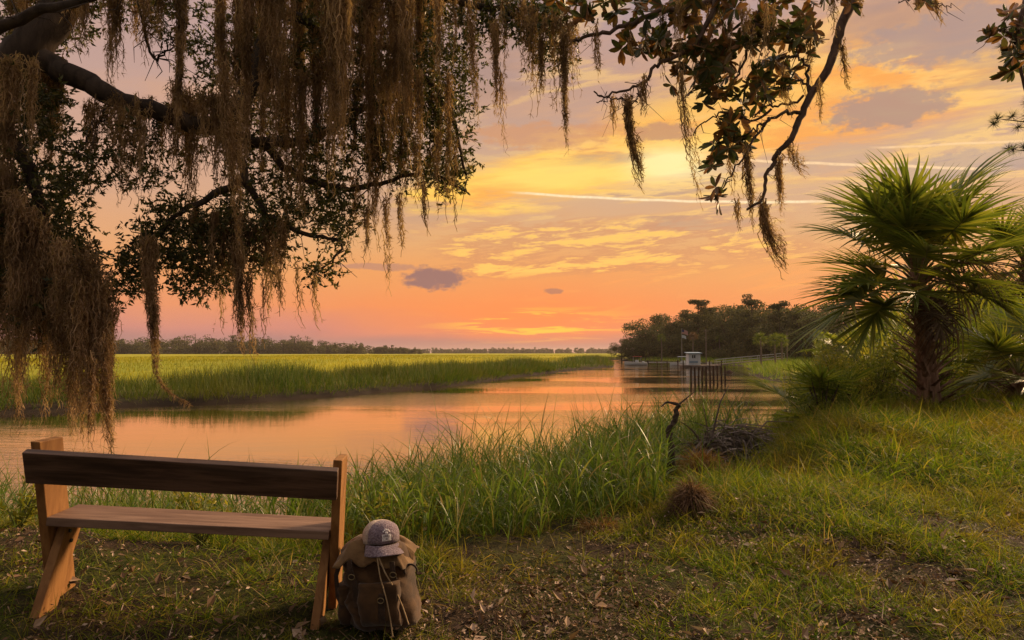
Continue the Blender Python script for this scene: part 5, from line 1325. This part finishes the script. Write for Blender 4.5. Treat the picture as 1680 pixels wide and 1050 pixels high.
def build_moss():
    r = np.random.default_rng(511)
    # the dense curtains: too many hanks to count, one object
    g = Geo()
    def hank(px, p0, p1, wpx, Y, dens=1.0, drift=(0, 0), tail=.35, gg=None, curls=1.0):
        a, b = at(px, p0, Y), at(px, p1, Y); moss_geo(gg or g, tuple(a), (a - b).length, wpx / 1120 * Y, r, dens, tail, drift, curls)
    def curtain(x0, x1, n, top, bot, w, Y0, Y1, dens, drift=(0, 0), tail=.35):
        for i in range(n):
            px = x0 + (x1 - x0) * (i + r.uniform(.1, .9)) / n; q = (px - x0) / (x1 - x0)
            hank(px, np.interp(q, *top) + r.uniform(-18, 10), np.interp(q, *bot) * 1.0 + r.uniform(-140, 45), r.uniform(*w), r.uniform(Y0, Y1), dens * r.uniform(.6, 1.3), drift, tail)
    curtain(380, 725, 30, ([0, 1], [-30, -30]), ([0, .2, .5, .8, 1], [300, 270, 330, 330, 240]), (20, 44), 5.2, 6.4, 1.0)
    curtain(400, 740, 19, ([0, 1], [120, 140]), ([0, .3, .7, 1], [390, 380, 350, 340]), (14, 34), 5.3, 6.2, .8)
    curtain(-30, 270, 22, ([0, 1], [-40, -40]), ([0, .4, .75, 1], [90, 120, 110, 70]), (18, 44), 5.2, 6.2, 1.0)
    curtain(-40, 110, 10, ([0, 1], [90, 110]), ([0, .5, 1], [420, 330, 250]), (22, 46), 5.1, 6, 1.1)
    curtain(-40, 165, 26, ([0, .5, 1], [240, 380, 450]), ([0, .3, .6, 1], [600, 690, 720, 700]), (26, 52), 4.9, 5.8, 1.25, tail=.5)
    curtain(120, 185, 9, ([0, 1], [470, 500]), ([0, 1], [730, 690]), (16, 30), 5.0, 5.5, 1.1, tail=.5)
    curtain(140, 290, 17, ([0, 1], [170, 190]), ([0, .5, 1], [290, 310, 330]), (10, 26), 5.4, 5.9, .7)
    curtain(290, 400, 12, ([0, 1], [150, 180]), ([0, 1], [330, 370]), (14, 34), 5.4, 6.1, .9)
    curtain(310, 470, 20, ([0, 1], [360, 380]), ([0, .3, .6, 1], [500, 520, 540, 490]), (10, 22), 5.4, 6, .7)
    curtain(600, 760, 10, ([0, 1], [230, 240]), ([0, 1], [380, 330]), (9, 18), 5.6, 6.2, .7)
    curtain(480, 620, 8, ([0, 1], [330, 300]), ([0, 1], [430, 420]), (7, 14), 5.6, 6.1, .6)
    curtain(840, 945, 12, ([0, 1], [20, 40]), ([0, .5, 1], [120, 180, 170]), (9, 20), 5.5, 6, .8)
    curtain(740, 840, 8, ([0, 1], [-10, 10]), ([0, 1], [120, 140]), (8, 18), 5.6, 6.1, .7)
    curtain(1080, 1330, 16, ([0, 1], [10, 40]), ([0, .4, 1], [140, 170, 130]), (7, 18), 5.5, 6.1, .6)
    tag(g.build('spanish_moss', M_moss), kind='stuff')
    # hanks that stand out one by one
    single = [(298, -20, 215, 30, 5.3, 1.5, 0, 'long dark moss hank hanging across the sky beside the left limb'),
              (362, -20, 415, 26, 5.0, 1.3, .10, 'longest pale moss rope hanging in front of the dark limb joint'),
              (245, 395, 610, 34, 5.3, 1.5, .10, 'thick dark moss hank hanging lowest over the left marsh'),
              (392, 410, 585, 26, 5.4, 1.0, .06, 'loose moss hank ending over the far treeline'),
              (408, 455, 608, 12, 5.4, .9, .10, 'thin straggling moss strand over the marsh edge'),
              (452, 400, 520, 9, 5.5, .7, .15, 'fine moss strand right of the loose hanks'),
              (487, 430, 535, 5, 5.5, .6, .2, 'thinnest single moss strand left of the sky gap'),
              (516, 460, 545, 5, 5.5, .6, .2, 'small wispy moss strand under the lowest oak sprig'),
              (633, 330, 490, 10, 5.7, .7, .05, 'fine moss strand dangling above the dark cloud'),
              (603, 340, 440, 12, 5.7, .8, .0, 'moss tassel left of the strand above the dark cloud'),
              (656, 320, 432, 9, 5.7, .7, .08, 'short moss strand right of the strand above the dark cloud'),
              (695, 300, 400, 10, 5.7, .7, .1, 'moss wisp under the right lower oak crown'),
              (776, 40, 222, 11, 5.7, .8, .05, 'moss strand first in the clear sky right of the oak'),
              (812, 40, 200, 20, 5.7, .9, .02, 'split moss tassel in the clear sky'),
              (822, 120, 250, 7, 5.7, .6, .1, 'thin tail of moss under the split tassel'),
              (925, 60, 262, 20, 5.6, 1.0, .02, 'long moss tassel with a knotted bushy end'),
              (888, 60, 170, 16, 5.6, .9, .0, 'bushy moss tuft left of the knotted tassel'),
              (978, 48, 130, 13, 5.8, .8, .1, 'short moss tuft on the magnolia limb'),
              (1032, 40, 110, 9, 5.8, .8, .15, 'small moss tuft near the top beside magnolia leaves'),
              (1005, 160, 208, 11, 5.8, .8, .1, 'small moss tuft under the tip of the bare twig'),
              (1030, 168, 318, 17, 5.7, 1.8, .20, 'dense tapering moss rope under the bare twig'),
              (1056, 130, 190, 16, 5.7, .9, -.15, 'loose moss tuft at the fork of the bare twig'),
              (1118, 120, 340, 9, 5.7, 1.0, .16, 'slim moss rope hanging alone left of the magnolia rosettes'),
              (1196, 200, 330, 10, 5.7, .9, .1, 'moss strand inside the magnolia rosettes'),
              (1226, 250, 385, 13, 5.6, 1.3, .08, 'dense moss strand under the magnolia rosettes'),
              (1208, 330, 380, 9, 5.6, .9, .2, 'lowest moss wisp on the rosette twig'),
              (1252, 335, 455, 17, 5.6, 1.9, .42, 'thick moss rope curving down from the tip of the magnolia limb'),
              (1278, 262, 355, 14, 5.7, 1.3, .04, 'short dense moss hank beneath the limb elbow'),
              (1296, 235, 300, 8, 5.7, .9, .7, 'moss strand blown right below the limb elbow'),
              (1306, 250, 285, 7, 5.7, .8, 1.4, 'longest slanting moss strand right of the limb elbow'),
              (1286, 110, 200, 9, 5.7, .8, .25, 'moss strand beside the upper magnolia limb'),
              (1345, 140, 200, 9, 5.7, .8, .1, 'moss tuft under the fork of the magnolia limb'),
              (1382, 75, 152, 9, 5.7, .9, .25, 'moss strand on the outer side of the magnolia limb'),
              (1412, -15, 20, 8, 5.7, .8, .1, 'moss wisp at the top of the magnolia limb'),
              (1365, -10, 60, 7, 5.7, .8, .25, 'thin moss strand left of the magnolia limb top'),
              (1505, -20, 14, 16, 5.7, .9, .15, 'moss tuft on the small branch at the top edge right of the magnolia limb'),
              (1535, -10, 40, 9, 5.7, .8, .45, 'moss wisp trailing from the small top branch over the palm'),
              (172, 560, 760, 22, 5.0, 1.2, .10, 'pale moss tail reaching lowest above the bench'),
              (150, 590, 735, 18, 4.9, 1.1, .02, 'moss tail hanging just above the bench post')]
    for px, p0, p1, w, Y, dens, dr, lab in single:
        a, b = at(px, p0, Y), at(px, p1, Y); g = Geo()
        moss_geo(g, (0, 0, 0), (a - b).length, w / 1120 * Y, r, dens * 1.25, .75, (dr, 0), 1.1, 2.2)
        o = g.build('moss_hank', M_moss, None, tuple(a)); tag(o, lab, 'moss', 'moss hanks hanging in the clear')
    # the long tail of the thick hank drifts right
    g = Geo(); C = pix_curve([(252, 590, 5.3), (262, 625, 5.3), (280, 645, 5.3), (310, 663, 5.3)], 12)
    for k in range(9):
        g.tube(C + r.normal(0, .008, C.shape), [.0012] * len(C), 3, cap=False)
    m = 260; c = C[r.integers(0, len(C), m)]; g.blades(c, r.normal(0, .6, (m, 3)) + [.5, 0, -.4], r.uniform(.03, .07, m), .004, 2, .6)
    tag(g.build('moss_hank', M_moss), 'long moss tail swept right above the creek edge', 'moss', 'moss hanks hanging in the clear')
build_moss()

def build_magnolia():
    r = np.random.default_rng(521); base = Vector((8.3, 1.0, Z(8.3, 1.0) - .3))
    t = thing('magnolia_tree', (8.3, 1.0, base.z), 'magnolia with big glossy leaves and a crooked limb hanging in from the top right', 'tree'); off = np.array(t.location)
    g = Geo(); limb(g, curve_pts([base, (8.2, 1.2, 4.5), (7.6, 2.2, 7.2), (6.2, 3.8, 8.2), (4.6, 5.2, 7.6), at(1440, -60, 5.9)], 40) - off, .26, .085, 12, .08); g.build('trunk', M_bark, t, smooth=True)
    L = []
    def lb(pts, r0, r1, n=24, kink=.01, sides=8):
        g = Geo(); C = pix_curve(pts, n); limb(g, C - off, r0, r1, sides, .15, 50 + len(L), kink); g.build('limb', M_barkm, t, smooth=True); L.append(C); return C
    lb([(1440, -60, 5.9), (1400, 0, 5.9), (1378, 50, 5.85), (1370, 85, 5.85), (1345, 135, 5.8), (1330, 155, 5.8), (1312, 195, 5.75), (1297, 228, 5.7), (1272, 256, 5.7), (1270, 268, 5.7), (1256, 290, 5.65), (1251, 325, 5.6), (1224, 345, 5.6)], .052, .010, 60, .004)
    lb([(1330, 150, 5.8), (1322, 105, 5.8), (1300, 92, 5.8), (1280, 95, 5.8)], .016, .006)
    lb([(1332, 155, 5.8), (1310, 132, 5.8), (1290, 145, 5.75), (1270, 143, 5.7)], .014, .006)
    lb([(1312, 187, 5.75), (1290, 185, 5.7), (1262, 195, 5.65), (1235, 215, 5.6), (1222, 225, 5.6)], .018, .006)
    lb([(1262, 195, 5.65), (1248, 215, 5.65), (1232, 240, 5.6), (1218, 262, 5.6), (1200, 285, 5.6), (1190, 300, 5.6)], .014, .005)
    lb([(1262, 180, 5.7), (1240, 198, 5.7), (1215, 192, 5.7), (1180, 188, 5.7), (1155, 200, 5.7), (1138, 220, 5.7)], .012, .005)
    lb([(1320, 160, 5.8), (1275, 175, 5.75), (1260, 172, 5.75), (1235, 195, 5.7)], .012, .005)
    lb([(1400, -10, 5.9), (1300, -30, 5.9), (1200, -10, 5.9), (1130, 15, 5.9), (1080, 20, 5.9), (1040, 38, 5.85), (1000, 52, 5.8), (955, 62, 5.8), (935, 72, 5.8)], .035, .014, 40)
    lb([(1180, -10, 5.9), (1160, 40, 5.85), (1135, 75, 5.8), (1100, 95, 5.8), (1075, 110, 5.8), (1060, 132, 5.75), (1040, 143, 5.75), (1010, 150, 5.7), (990, 160, 5.7), (975, 155, 5.7)], .026, .006, 40)
    lb([(1040, 160, 5.75), (1020, 163, 5.75), (995, 163, 5.75), (978, 168, 5.7)], .009, .004)
    lb([(1058, 135, 5.75), (1048, 155, 5.72), (1038, 168, 5.7), (1020, 165, 5.7)], .009, .005)
    lb([(1260, -30, 5.9), (1240, 40, 5.85), (1225, 90, 5.8), (1200, 140, 5.8)], .022, .008); lb([(1240, 40, 5.85), (1290, 60, 5.8), (1330, 60, 5.8)], .014, .006)
    lb([(1750, -120, 5.9), (1700, -40, 5.9), (1672, 40, 5.8), (1668, 90, 5.8), (1676, 130, 5.8), (1690, 170, 5.8)], .03, .010); lb([(1668, 60, 5.8), (1645, 50, 5.8), (1625, 52, 5.8)], .01, .005)
    lb([(1440, -60, 5.9), (1560, -90, 5.9), (1680, -130, 5.9), (1750, -120, 5.9)], .05, .03)
    lb([(1560, -90, 5.9), (1530, -40, 5.8), (1500, -8, 5.75), (1478, 4, 5.7)], .012, .004); lb([(1500, -8, 5.75), (1530, 4, 5.72), (1560, 10, 5.7)], .006, .003)
    g = Geo()
    for C in L: twigs(g, C - off, 5, .12, .004, r)
    g.build('twig_sprays', M_barkm, t)
    B = [(985, 12, 110, 26, 5.6, 6.4, 1.3), (1050, 60, 50, 30, 5.7, 6.2, 1.0), (1120, 45, 70, 55, 5.6, 6.4, 1.2), (1185, 45, 75, 60, 5.6, 6.4, 1.1), (1235, 95, 85, 70, 5.6, 6.4, 1.25), (1150, 115, 55, 50, 5.6, 6.2, 1.1), (1290, 50, 60, 45, 5.6, 6.2, 1.1),
         (1325, 70, 26, 26, 5.7, 6.1, 1.5), (1165, 155, 32, 22, 5.6, 6, 1.2), (1230, 150, 60, 26, 5.6, 6, 1.0), (1198, 225, 30, 34, 5.55, 5.8, 1.4), (1216, 188, 20, 14, 5.6, 5.8, 1.6), (1174, 268, 16, 14, 5.5, 5.7, 2.2), (1184, 318, 18, 16, 5.5, 5.7, 2.2), (1222, 238, 18, 16, 5.6, 5.8, 1.5),
         (1665, 50, 26, 50, 5.6, 6, 1.5), (1632, 55, 16, 14, 5.7, 5.8, 2.2), (1662, 100, 16, 26, 5.6, 5.9, 1.2), (880, 12, 70, 24, 5.7, 6.3, .7), (1250, 0, 150, 26, 5.7, 6.3, .8), (1380, 10, 20, 10, 5.7, 6, .8), (1520, -4, 40, 10, 5.65, 5.8, .6)]
    P = blob_pts(B, 7.0, r); n = len(P); k = 8
    ax = r.normal(0, .6, (n, 3)) + [0, -.25, -.35]; ax /= np.linalg.norm(ax, axis=1)[:, None]
    A = np.repeat(ax, k, 0); y = np.cross(A, r.normal(size=(n * k, 3))); y /= np.linalg.norm(y, axis=1)[:, None]; y = y + A * r.uniform(-.05, .45, (n * k, 1))
    V = np.array([[0, 0, 0], [.13, .25, .03], [.20, .55, .03], [.13, .85, .0], [0, 1, -.06], [-.13, .85, .0], [-.20, .55, .03], [-.13, .25, .03], [0, .5, -.02]]) * [.92, 1, 1]
    g = Geo(); g.scatter(V, [[0, 1, 2, 8], [8, 2, 3, 4], [0, 8, 6, 7], [8, 4, 5, 6]], np.repeat(P, k, 0) - off, frame_from(y, A) * (r.uniform(.095, .15, n * k))[:, None, None])
    g.build('crown', M_magleaf, t)
M_barkm = woodmat('magnolia_bark', (0.07, 0.045, 0.035), (0.15, 0.10, 0.08), ns=14, rough=0.9, bmp=0.7, bd=0.01, scale=(1, 1, .5))
build_magnolia()

def build_pines():
    r = np.random.default_rng(531)
    M_needle = leafmat('pine_needle', [(0, (0.03, 0.045, 0.015)), (1, (0.08, 0.09, 0.03))], trans=.2, rough=.5)
    def sprig(g, P, n, L):
        for p in P:
            g.blades(np.repeat([p], n, 0), r.normal(size=(n, 3)) + [0, 0, .35], r.uniform(.6, 1.1, n) * L, .012, 2, .3)
    x, y = 17.0, 21.0; z0 = Z(x, y); t = thing('pine_tree', (x, y, z0), 'pine with long needle tufts just reaching in at the right edge above the palm', 'tree')
    g = Geo(); g.tube([(0, 0, -.3), (.1, 0, 5), (0, 0, 11)], [.2, .15, .05], 9, .1)
    g2 = Geo(); T = []
    for i in range(48):
        z = r.uniform(6.4, 11.2); a = r.uniform(0, 6.28); Lb = r.uniform(.9, 1.9) * (1.0 if z < 8.5 else .55); e = np.array([math.cos(a) * Lb, math.sin(a) * Lb, z + .35]); s = np.array([0.05, 0, z])
        g.tube([s, (s + e) / 2 + [0, 0, -.05], e], [.035, .022, .01], 5); T += [e, (s + e) / 2 + [0, 0, .1], s * .25 + e * .75 + [0, 0, .1], e * .6 + s * .4 + r.normal(0, .2, 3), e + r.normal(0, .18, 3)]
    sprig(g2, T, 90, .26 * 1.15); g.build('trunk', M_bark, t); g2.build('crown', M_needle, t)
build_pines()
# ---------------------------------------------------------------- snag, brush pile, hummock, log
def build_debris():
    r = np.random.default_rng(601)
    # dead snag in the reeds
    p = at(1103, 730, 7.4); z0 = Z(p.x, 7.4); t = thing('dead_snag', (p.x, 7.4, z0 - .1), 'dark crooked dead snag with a broken forked top standing in the reeds', 'snag'); off = np.array(t.location)
    g = Geo(); C = pix_curve([(1101, 790, 7.4), (1100, 740, 7.4), (1098, 712, 7.4), (1108, 690, 7.4), (1114, 662, 7.4)], 20); limb(g, np.concatenate([[C[0] - [0, 0, .4]], C]) - off, .055, .022, 9, .4, 3, .008); g.build('trunk', M_bark, t)
    g = Geo(); limb(g, pix_curve([(1113, 664, 7.4), (1095, 660, 7.4), (1085, 667, 7.35)], 8) - off, .022, .006, 6, .2); limb(g, pix_curve([(1113, 664, 7.4), (1128, 652, 7.45), (1142, 640, 7.5)], 8) - off, .012, .003, 5); g.build('branch', M_bark, t)
    # slanting bare pole stuck in the bank
    p = at(1168, 672, 8.6); g = Geo(); a, b = at(1166, 690, 8.7), at(1196, 632, 9.4); g.tube([(0, 0, -.25), tuple((b - a) * .5), tuple(b - a)], [.014, .010, .004], 6)
    tag(g.build('bare_branch', M_bark, None, tuple(a)), 'thin bare branch leaning up to the right out of the reeds', 'branch')
    # heap of dead fronds and brush
    c = at(1205, 705, 9.2); zc = Z(c.x, 9.2); t = thing('brush_pile', (c.x, 9.2, max(zc, 1.66)), 'heap of grey dead fronds and brush on the edge of the bank', 'brush pile')
    g = Geo(); n = 1500; a = r.uniform(0, 6.28, n); q = np.sqrt(r.random(n)); P = np.stack([np.cos(a) * q * .62, np.sin(a) * q * .45, .50 * (1 - q ** 2) * r.uniform(.0, 1, n) - .12], 1)
    d = np.stack([r.normal(.25, .8, n), r.normal(0, .5, n), r.uniform(-.15, .55, n)], 1); g.blades(P, d, r.uniform(.25, .75, n), r.uniform(.012, .03, n), 5, r.uniform(.6, 1.8, n)); g.build('dead_fronds', M_grey, t)
    g = Geo()
    for i in range(26):
        a_, b_ = r.uniform(-.5, .3), r.uniform(-.3, .3); h = r.uniform(.02, .34); q_ = r.uniform(-.6, .9); Lb = r.uniform(.3, .75); g.tube([(a_, b_, h * .4), (a_ + Lb * .5 * math.cos(q_), b_ + r.uniform(-.1, .1), h + .08), (a_ + Lb * math.cos(q_), b_ + r.uniform(-.2, .2), h + Lb * .3 * math.sin(q_))], [.013, .010, .004], 5)
    g.build('branches', M_barkf, t)
    # rusty hummock of dead grass
    def hummock(px, py, Y, rx, hz, n, m, label, L=.24):
        c = at(px, py, Y); zc = Z(c.x, Y) - .03; g = Geo(); a = r.uniform(0, 6.28, n); e = r.uniform(0, 1.5, n)
        o = np.stack([np.cos(a) * np.cos(e), np.sin(a) * np.cos(e), np.sin(e)], 1); P = o * [rx, rx * .8, hz]
        g.blades(P * .8, o * [.8, .8, .5] + r.normal(0, .35, (n, 3)) + [0, 0, .35], r.uniform(.4, 1.1, n) * L, .0055, 4, r.uniform(1.2, 3.2, n))
        u, v = np.meshgrid(np.linspace(0, 6.283, 20, endpoint=False), np.linspace(0, 1.5, 7)); S = np.stack([np.cos(u) * np.cos(v) * rx * .8, np.sin(u) * np.cos(v) * rx * .65, np.sin(v) * hz * .85], -1).reshape(-1, 3)
        S += r.normal(0, .012, S.shape); k = np.arange(20); Q = np.concatenate([np.stack([i * 20 + k, i * 20 + (k + 1) % 20, (i + 1) * 20 + (k + 1) % 20, (i + 1) * 20 + k], 1) for i in range(6)])
        t = thing('grass_hummock', (c.x, Y, zc), label, 'hummock'); b = Geo(); b.add(S, Q); b.build('root_clod', M_clod, t, smooth=True); g.build('dead_grass', m, t); return t
    hummock(1134, 826, 5.35, .15, .23, 2000, M_rustg, 'rusty brown mound of dead grass on the edge of the lawn', .22)
    hummock(1150, 735, 7.4, .36, .36, 2200, M_rusty, 'reddish gold clump of dry grass between snag and brush pile', .30)
    hummock(1240, 738, 7.6, .17, .16, 700, M_rustg, 'small brown tussock right of the brush pile', .18)
    hummock(985, 820, 5.3, .22, .07, 700, M_dry, 'flat straw-coloured tussock in front of the reeds', .2)
    # palm log
    a, b = at(1600, 672, 12.4), at(1700, 700, 10.8); za, zb = Z(a.x, 12.4), Z(b.x, 10.8)
    g = Geo(); limb(g, curve_pts([(0, 0, .05), ((b.x - a.x) * .5, -.8, zb - za + .10), (b.x - a.x, -1.6, zb - za + .08)], 20), .10, .07, 10, .25, 4, .01); tag(g.build('log', M_boot, None, (a.x, 12.4, za)), 'rotting dark log lying in the grass right of the big palm foot', 'log')
    # low leafy plants between bench and reeds
    for i, (px, py, Y, lab) in enumerate([(610, 850, 4.75, 'small leafy weed bush between bench end and reeds'), (655, 845, 4.9, 'low leafy weed right of the bench end'), (30, 850, 4.6, 'leafy weed at the left edge behind the bench'), (330, 880, 4.4, 'yellow-green weed seen under the bench seat'), (700, 850, 5.2, 'leafy weed at the foot of the reeds')]):
        c = at(px, py, Y); t = thing('weed', (c.x, Y, Z(c.x, Y) - .02), lab, 'weed'); g = Geo(); s_ = Geo()
        for k in range(16):
            a_ = r.uniform(0, 6.28); e = np.array([math.cos(a_) * r.uniform(.05, .25), math.sin(a_) * r.uniform(.05, .2), r.uniform(.15, .38)]); s_.tube([(0, 0, 0), e * .5 + [0, 0, .04], e], [.004, .003, .0015], 4)
            m = 16; P = np.outer(r.uniform(.25, 1.05, m), e); y_ = r.normal(0, .7, (m, 3)) + [0, 0, .25]; g.scatter(LEAF_V, LEAF_Q, P, frame_from(y_) * r.uniform(.03, .06, m)[:, None, None])
        g.build('foliage', M_shrub_y, t); s_.build('stems', M_petiole, t)
M_grey = leafmat('grey_dead_frond', [(0, (0.09, 0.07, 0.06)), (.6, (0.19, 0.15, 0.13)), (1, (0.30, 0.25, 0.22))], trans=.1, rough=.8)
M_rustg = leafmat('rust_grass', [(0, (0.06, 0.032, 0.02)), (.6, (0.14, 0.075, 0.04)), (1, (0.32, 0.20, 0.11))], trans=.3, rough=.7)
M_rusty = leafmat('gold_grass', [(0, (0.17, 0.08, 0.025)), (.6, (0.30, 0.16, 0.045)), (1, (0.40, 0.27, 0.10))], trans=.4, rough=.7)
M_clod = woodmat('root_clod', (0.03, 0.018, 0.012), (0.08, 0.045, 0.028), ns=12, rough=1, bmp=1, bd=.03)
build_debris()
# ---------------------------------------------------------------- evening air
def build_haze():
    def b(N, out):
        v = N.node('ShaderNodeVolumePrincipled'); v.inputs['Color'].default_value = (0.93, 0.80, 0.74, 1); v.inputs['Density'].default_value = 0.00008
        v.inputs['Anisotropy'].default_value = 0.3; N.t.links.new(v.outputs[0], out.inputs['Volume'])
    g = Geo(); g.box((0, 4340, 24), (12100, 9400, 56)); tag(g.build('haze', mat('haze_air', b)), kind='stuff')
build_haze()
